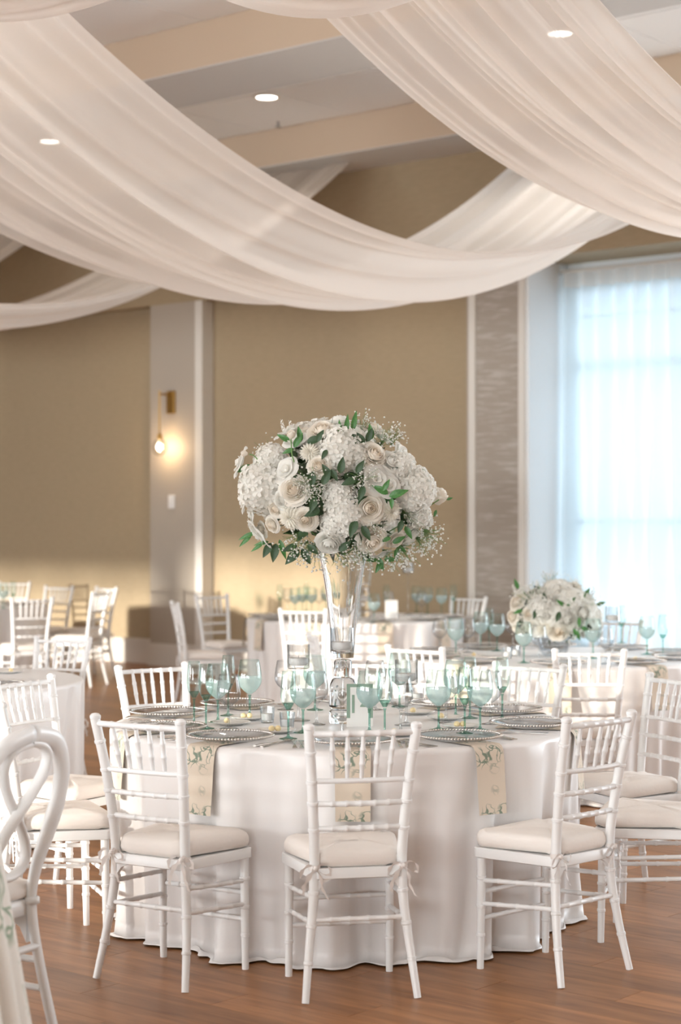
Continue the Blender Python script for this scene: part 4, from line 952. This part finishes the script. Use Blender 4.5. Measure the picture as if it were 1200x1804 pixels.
def hyd_mesh(seed, m, n=95):
    rnd = random.Random(seed); k = M()
    for i in range(n):
        zz = 1-1.55*(i+0.5)/n; r = math.sqrt(max(0, 1-zz*zz)); a = i*2.39996
        nn = Vector((r*math.cos(a), r*math.sin(a), zz)).normalized(); c = nn*rnd.uniform(0.84, 1.0)
        s = nn.orthogonal().normalized(); s.rotate(Matrix.Rotation(rnd.uniform(0, 6), 3, nn)); 
        tl = (nn+Vector((rnd.uniform(-.4,.4), rnd.uniform(-.4,.4), rnd.uniform(-.4,.4)))).normalized(); s = (s-tl*s.dot(tl)).normalized(); q = tl.cross(s); z = 0.215*rnd.uniform(.85, 1.15)
        for j in range(4):
            b = j*PI/2; d = s*math.cos(b)+q*math.sin(b); e = s*math.cos(b+PI/2)+q*math.sin(b+PI/2)
            P = [c, c+d*z*.5-e*z*.42+tl*.03, c+d*z*1.0-e*z*.25+tl*.01, c+d*z*1.05+tl*.0, c+d*z*1.0+e*z*.25+tl*.03, c+d*z*.5+e*z*.42+tl*.05]
            k.add(P, [(0,1,2,3), (0,3,4,5)])
    k.lathe([(0.001, 0.82)]+[(0.82*math.sin(t), 0.82*math.cos(t)) for t in [0.3+0.28*i for i in range(9)]], 12)
    return k.mesh('hydrangea', m, 180)
def breath_mesh(seed, n=70):
    rnd = random.Random(seed); k = M()
    for i in range(n):
        v = Vector((rnd.gauss(0, .5), rnd.gauss(0, .5), rnd.gauss(0.15, .45))); r = rnd.uniform(0.06, 0.10)
        P = [v+Vector(d)*r for d in ((1,0,0),(-1,0,0),(0,1,0),(0,-1,0),(0,0,1),(0,0,-1))]
        k.add(P, [(0,2,4),(2,1,4),(1,3,4),(3,0,4),(2,0,5),(1,2,5),(3,1,5),(0,3,5)])
    return k.mesh('babys_breath', ROSEW, 180)
def twig_mesh(seed, n=36):
    rnd = random.Random(seed); k = M()
    for i in range(n):
        v = Vector((rnd.gauss(0, .5), rnd.gauss(0, .5), rnd.gauss(0.15, .45))); k.tube([(0,0,-0.9), v*0.4+Vector((0,0,-.3)), v], 0.012, 3, cap=False)
    return k.mesh('twigs', STEM, 180)
def leaf_mesh(m, wd=0.42, bend=0.25):
    def fn(u, v):
        t = 2*u-1; w = wd*0.5*math.sin(PI*v**0.8)**0.9*(1-0.15*v)
        return (t*w, v, 0.12*abs(t)*w*2-bend*v*v)
    return M().grid(fn, 4, 9).mesh('leaf', m, 180)
def filler_mesh(seed, n=260):
    rnd = random.Random(seed); k = M()
    for i in range(n):
        d = Vector((rnd.gauss(0,1), rnd.gauss(0,1), rnd.gauss(0,1))).normalized(); c = d*rnd.uniform(0.55, 0.92); t = (d*0.5+Vector((rnd.gauss(0,1), rnd.gauss(0,1), rnd.gauss(0,1)))*0.6).normalized()
        s = t.cross(d).normalized() if t.cross(d).length > 1e-3 else d.orthogonal(); l = rnd.uniform(.18, .32); w = l*.24
        k.add([c, c+t*l*.35+s*w, c+t*l, c+t*l*.35-s*w, c+t*l*.4+d*0.02], [(0,1,4), (1,2,4), (2,3,4), (3,0,4)])
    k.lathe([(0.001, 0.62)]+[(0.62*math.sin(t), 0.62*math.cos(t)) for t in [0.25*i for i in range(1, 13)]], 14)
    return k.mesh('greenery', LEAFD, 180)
def spike_mesh(seed):
    rnd = random.Random(seed); k = M()
    for i in range(16):
        z = 0.05+i*0.058; a = i*2.4; s = 0.17*(1-0.55*i/16)
        c = Vector((math.cos(a)*s*.7, math.sin(a)*s*.7, z)); d = Vector((math.cos(a), math.sin(a), 0.5)).normalized(); e = d.orthogonal().normalized(); q = d.cross(e)
        for j in range(5):
            b = j*1.2566; f = e*math.cos(b)+q*math.sin(b); g = e*math.cos(b+1.57)+q*math.sin(b+1.57)
            k.add([c, c+f*s*.45-g*s*.3+d*.02, c+f*s*.85+d*.03, c+f*s*.45+g*s*.3+d*.02], [(0,1,2,3)])
    return k.mesh('stock_spike', ROSEW, 180)
FL = {'rose': [rose_mesh(i, ROSE, 1.0, ROSEC) for i in range(3)], 'wrose': [rose_mesh(i+5, ROSEW, 1.2) for i in range(2)], 'lis': [lis_mesh(i, ROSEW) for i in range(3)], 'bud': [bud_mesh(1, ROSE)],
      'dah': [dahlia_mesh(i, DAHL) for i in range(2)], 'hyd': [hyd_mesh(i, HYDR) for i in range(2)], 'gyp': [breath_mesh(i) for i in range(3)], 'spike': [spike_mesh(1)]}
FN = {'rose': 'rose', 'wrose': 'rose', 'lis': 'lisianthus', 'bud': 'rosebud', 'dah': 'dahlia', 'hyd': 'hydrangea', 'gyp': 'babys_breath', 'spike': 'stock_spike'}
TWIG = [twig_mesh(i) for i in range(2)]; LF = [leaf_mesh(LEAF), leaf_mesh(LEAF, 0.30, 0.4), leaf_mesh(LEAFD, 0.5, 0.2)]; FILL = filler_mesh(4)
PLAINSTEM = lambda P, r=0.0025: M().tube(catmull(P, 5), r, 6)

def bouquet(name, label, org, ctr, rad, flowers, leaves, back, seed, f_in=0.93):
    """org: where the stems enter the vase; ctr, rad: the ellipsoid of blooms; flowers: (kind, px, py, width px)"""
    rnd = random.Random(seed); t = thing(name, label, 'flowers', org); org = Vector(org); ctr = Vector(ctr)
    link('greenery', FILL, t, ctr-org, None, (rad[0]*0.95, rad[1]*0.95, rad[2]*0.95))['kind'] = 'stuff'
    def add(kind, pos, nrm, r):
        q = nrm.to_track_quat('Z', 'Y').to_euler()
        ml = FL[kind]; o = link(FN[kind], ml[rnd.randrange(len(ml))], t, pos-org, q, r)
        if kind == 'gyp':
            o['kind'] = 'stuff'; link('twigs', TWIG[rnd.randrange(2)], o)['kind'] = 'stuff'
    def surf(x, y, push=1.0):
        d = ctr.y
        for _ in range(3):
            v = px(x, y, d); dx, dz = (v.x-ctr.x)/rad[0], (v.z-ctr.z)/rad[2]; rho = dx*dx+dz*dz
            dy = -rad[1]*math.sqrt(max(0, 1-rho)) if rho < 1 else 0.0
            d = ctr.y+dy*push
        v = px(x, y, d); n = Vector(((v.x-ctr.x)/rad[0]**2, (v.y-ctr.y)/rad[1]**2, (v.z-ctr.z)/rad[2]**2)); n.normalize(); return v, n
    for kind, x, y, wd in flowers:
        push = {'hyd': 0.72, 'gyp': 0.92}.get(kind, f_in)
        v, n = surf(x, y, push); r = wd*0.5*v.y/F
        n = (n+Vector((rnd.uniform(-.2,.2), -0.35 if kind in ('rose', 'dah') else -0.1, rnd.uniform(-.1, .25)))).normalized()
        if kind == 'spike': n = Vector((n.x*0.6, n.y*0.2, 1)).normalized(); r *= 2.0; v = v - n*r*0.65
        if kind == 'bud': n = Vector((0.25 if x > 700 else -0.3, -0.3, 0.85)).normalized() if y < 900 else n
        if kind in ('rose', 'wrose', 'lis'): v = v - n*r*0.35
        if kind == 'gyp': r *= 1.0
        add(kind, v, n, r)
    for x, y, ang, ln, m in leaves:
        v, n = surf(x, y, 1.0); l = ln*v.y/F; a = math.radians(ang)
        dr = Vector((math.cos(a), -0.25, math.sin(a))).normalized(); X = dr.cross(Vector((0, -1, 0.2)).normalized()).normalized(); Z = X.cross(dr)
        mt = Matrix((X, dr, Z)).transposed(); link('leaf', LF[m], t, v-org-dr*l*0.15+Vector((0, -0.015, 0)), mt.to_euler(), l)
    for i in range(back):
        a = rnd.uniform(0.05, PI-0.05); el = rnd.uniform(-0.6, 1.1); n = Vector((math.cos(a)*math.cos(el), math.sin(a)*math.cos(el), math.sin(el)))
        v = ctr+Vector((n.x*rad[0], n.y*rad[1], n.z*rad[2]))*0.9; k = rnd.choice(['rose', 'hyd', 'lis', 'gyp', 'rose', 'dah', 'gyp']); add(k, v, n, {'rose': .05, 'hyd': .085, 'lis': .05, 'gyp': .06, 'dah': .048}[k])
    return t

MAINF = [('rose', 568, 758, 52), ('rose', 660, 800, 50), ('rose', 561, 821, 40), ('rose', 516, 863, 52), ('rose', 651, 895, 52), ('wrose', 581, 958, 48), ('rose', 657, 954, 50), ('rose', 538, 916, 40),
    ('lis', 421, 813, 48), ('lis', 505, 757, 44), ('lis', 711, 798, 42), ('dah', 688, 902, 50), ('lis', 428, 880, 40), ('bud', 772, 882, 46), ('bud', 757, 852, 20), ('dah', 512, 912, 54), ('dah', 546, 796, 44), ('rose', 660, 753, 34),
    ('rose', 478, 925, 30), ('rose', 460, 934, 28), ('rose', 484, 897, 30), ('wrose', 497, 882, 36), ('lis', 664, 843, 46), ('lis', 684, 853, 38), ('wrose', 742, 895, 46), ('wrose', 757, 922, 24), ('wrose', 722, 946, 50), ('rose', 699, 953, 34),
    ('wrose', 597, 742, 46), ('lis', 622, 760, 40), ('hyd', 598, 872, 62), ('hyd', 610, 905, 80), ('hyd', 588, 925, 52), ('hyd', 465, 858, 96), ('hyd', 726, 862, 84), ('hyd', 600, 796, 92), ('hyd', 630, 806, 60), ('hyd', 703, 825, 62), ('hyd', 478, 812, 62),
    ('lis', 452, 942, 56), ('lis', 502, 826, 46), ('lis', 440, 905, 44), ('wrose', 690, 812, 40), ('spike', 512, 748, 26), ('spike', 497, 745, 22), ('lis', 520, 772, 40), ('lis', 733, 842, 40), ('hyd', 735, 905, 50), ('lis', 675, 978, 30),
    ('gyp', 556, 848, 50), ('gyp', 535, 850, 44), ('gyp', 642, 838, 50), ('gyp', 632, 850, 44), ('gyp', 520, 955, 54), ('gyp', 556, 978, 60), ('gyp', 606, 978, 60), ('gyp', 642, 980, 54), ('gyp', 735, 925, 56), ('gyp', 712, 972, 60), ('gyp', 690, 984, 50), ('gyp', 760, 945, 50), ('gyp', 676, 772, 56), ('gyp', 696, 768, 40), ('gyp', 640, 748, 46), ('gyp', 468, 798, 44), ('gyp', 536, 968, 44), ('gyp', 748, 960, 48), ('gyp', 560, 868, 44), ('gyp', 660, 925, 40), ('gyp', 545, 875, 36), ('gyp', 724, 908, 44), ('gyp', 630, 968, 50)]
MAINL = [(440, 822, 200, 30, 0), (450, 832, 230, 20, 2), (520, 785, 60, 30, 0), (530, 775, 100, 28, 0), (508, 776, 150, 26, 0), (515, 792, 200, 22, 0), (545, 778, 20, 30, 2), (560, 775, 60, 24, 2), (486, 962, 260, 34, 2), (476, 960, 240, 30, 2), (494, 955, 290, 36, 1), (470, 955, 190, 26, 1), (524, 972, 225, 36, 2), (534, 970, 300, 32, 2), (545, 962, 320, 26, 2), (520, 962, 200, 28, 2),
    (680, 868, 150, 32, 0), (690, 873, 20, 36, 0), (676, 862, 60, 24, 0), (690, 880, 270, 20, 0), (570, 850, 60, 30, 2), (580, 838, 120, 28, 2), (600, 830, 80, 30, 2), (555, 880, 250, 30, 2), (560, 900, 200, 30, 2), (626, 920, 250, 34, 2), (640, 930, 300, 30, 2), (600, 968, 40, 28, 2), (672, 990, 240, 26, 0), (668, 985, 290, 26, 0), (680, 985, 0, 24, 0), (662, 986, 180, 22, 0), (695, 955, 30, 26, 0), (700, 962, 330, 22, 0), (686, 948, 200, 20, 0), (698, 970, 270, 22, 0),
    (640, 778, 130, 26, 2), (648, 775, 70, 26, 2), (655, 770, 100, 28, 0), (625, 780, 100, 24, 2), (760, 862, 220, 22, 0), (768, 900, 250, 14, 0), (788, 880, 20, 12, 0), (740, 838, 60, 20, 0), (735, 850, 20, 18, 0), (715, 930, 300, 26, 0), (708, 920, 250, 24, 2), (445, 940, 200, 30, 1), (440, 946, 220, 28, 1), (460, 960, 210, 24, 1), (610, 760, 85, 34, 1), (600, 766, 95, 30, 1), (622, 755, 80, 36, 1), (575, 795, 240, 20, 2), (585, 830, 300, 24, 2), (550, 835, 270, 30, 2), (560, 905, 120, 28, 2), (625, 845, 200, 30, 2), (640, 860, 250, 28, 2), (630, 830, 60, 26, 2)]
ORG = (TC.x, TC.y, TZ+0.68); CTR = (TC.x-0.012, TC.y, 1.705); RAD = (0.335, 0.30, 0.285)
B1 = bouquet('tall_bouquet', 'large round bouquet of white roses and hydrangeas atop the tall vase', ORG, CTR, RAD, MAINF, MAINL, 34, 5)
for P, nm in (([(0.01, 0, -0.05), (-0.13, -0.05, 0.15), (-0.28, -0.12, 0.30), (-0.345, -0.12, 0.385), (-0.372, -0.12, 0.40)], 'a'), ([(0.0, 0, 0), (-0.1, -0.1, 0.2), (-0.19, -0.2, 0.36), (-0.205, -0.2, 0.455)], 'b'), ([(0, 0, 0), (-0.2, -0.05, 0.15), (-0.37, -0.06, 0.345)], 'c'), ([(0, 0, 0), (0.2, -0.02, 0.1), (0.385, -0.05, 0.22)], 'd')):
    PLAINSTEM([(p[0], p[1], p[2]) for p in P]).obj('stem', STEM, B1)
link('flower_bud', FL['bud'][0], B1, (-0.385, -0.12, 0.402), (0, -1.5, 0), 0.022)
link('flower_bud', FL['bud'][0], B1, (-0.205, -0.2, 0.465), (0.6, 0.2, 0), 0.028)
for i in range(14):                              # stems gathered inside the vase
    a = random.uniform(0, 6.28); r = random.uniform(0.005, 0.03)
    PLAINSTEM([(r*1.6*math.cos(a), r*1.6*math.sin(a), 0.02), (r*2.2*math.cos(a+.3), r*2.2*math.sin(a+.3), 0.1), (r*5*math.cos(a+.3), r*5*math.sin(a+.3), 0.2)]).obj('stem', STEM, B1)
B2 = copy_tree(B1); B2.location = (0.21, 15.85, TZ+0.68); B2.rotation_euler = (0, 0, 2.2); B2['label'] = 'round white bouquet on the far table, hidden behind the near one'
# low bouquet on the right table
bc = px(976, 1072, 11.25); rr = 85*11.25/F
LOWF = [('rose', 910, 1059, 32), ('rose', 932, 1083, 26), ('rose', 902, 1086, 28), ('lis', 983, 1030, 40), ('hyd', 1000, 1060, 56), ('hyd', 955, 1070, 54), ('wrose', 1030, 1080, 40), ('wrose', 1002, 1090, 44), ('lis', 1020, 1050, 36), ('hyd', 975, 1045, 44), ('spike', 947, 1030, 30), ('spike', 1045, 1040, 24), ('spike', 905, 1035, 20), ('lis', 962, 1085, 34), ('rose', 985, 1112, 38), ('lis', 1050, 1085, 34), ('gyp', 930, 1052, 46), ('gyp', 950, 1050, 50), ('gyp', 1010, 1110, 44), ('gyp', 925, 1100, 40), ('lis', 1060, 1082, 24), ('wrose', 1020, 1100, 34), ('lis', 940, 1104, 36), ('hyd', 985, 1078, 48), ('lis', 916, 1040, 26), ('gyp', 970, 1020, 34), ('gyp', 1035, 1060, 40), ('dah', 960, 1108, 34), ('wrose', 975, 1062, 36), ('lis', 1038, 1062, 30)]
LOWL = [(1000, 1065, 45, 22, 0), (1012, 1110, 300, 24, 0), (1025, 1105, 330, 20, 0), (1030, 1050, 60, 20, 0), (992, 1066, 140, 18, 0), (912, 1035, 110, 20, 0), (918, 1075, 200, 18, 0), (1052, 1065, 20, 18, 0), (985, 1080, 250, 20, 2), (945, 1075, 250, 20, 2), (960, 1060, 100, 20, 2), (1020, 1090, 270, 18, 0)]
zb = TZ+0.10
B3 = bouquet('low_bouquet', 'low spreading bouquet of white roses and stock on the right table', (bc.x, bc.y, zb), (bc.x, bc.y, bc.z-0.03), (rr*0.92, rr*0.8, 0.20), LOWF, LOWL, 16, 8)
t = thing('flower_bowl', 'low glass bowl under the spreading bouquet', 'bowl', (bc.x, bc.y, TZ+0.001))
M().lathe([(0.001, 0.004), (0.06, 0.0), (0.085, 0.03), (0.10, 0.09), (0.105, 0.12), (0.102, 0.12), (0.096, 0.09), (0.08, 0.035), (0.001, 0.02)], 36).obj('bowl', CRYST, t)
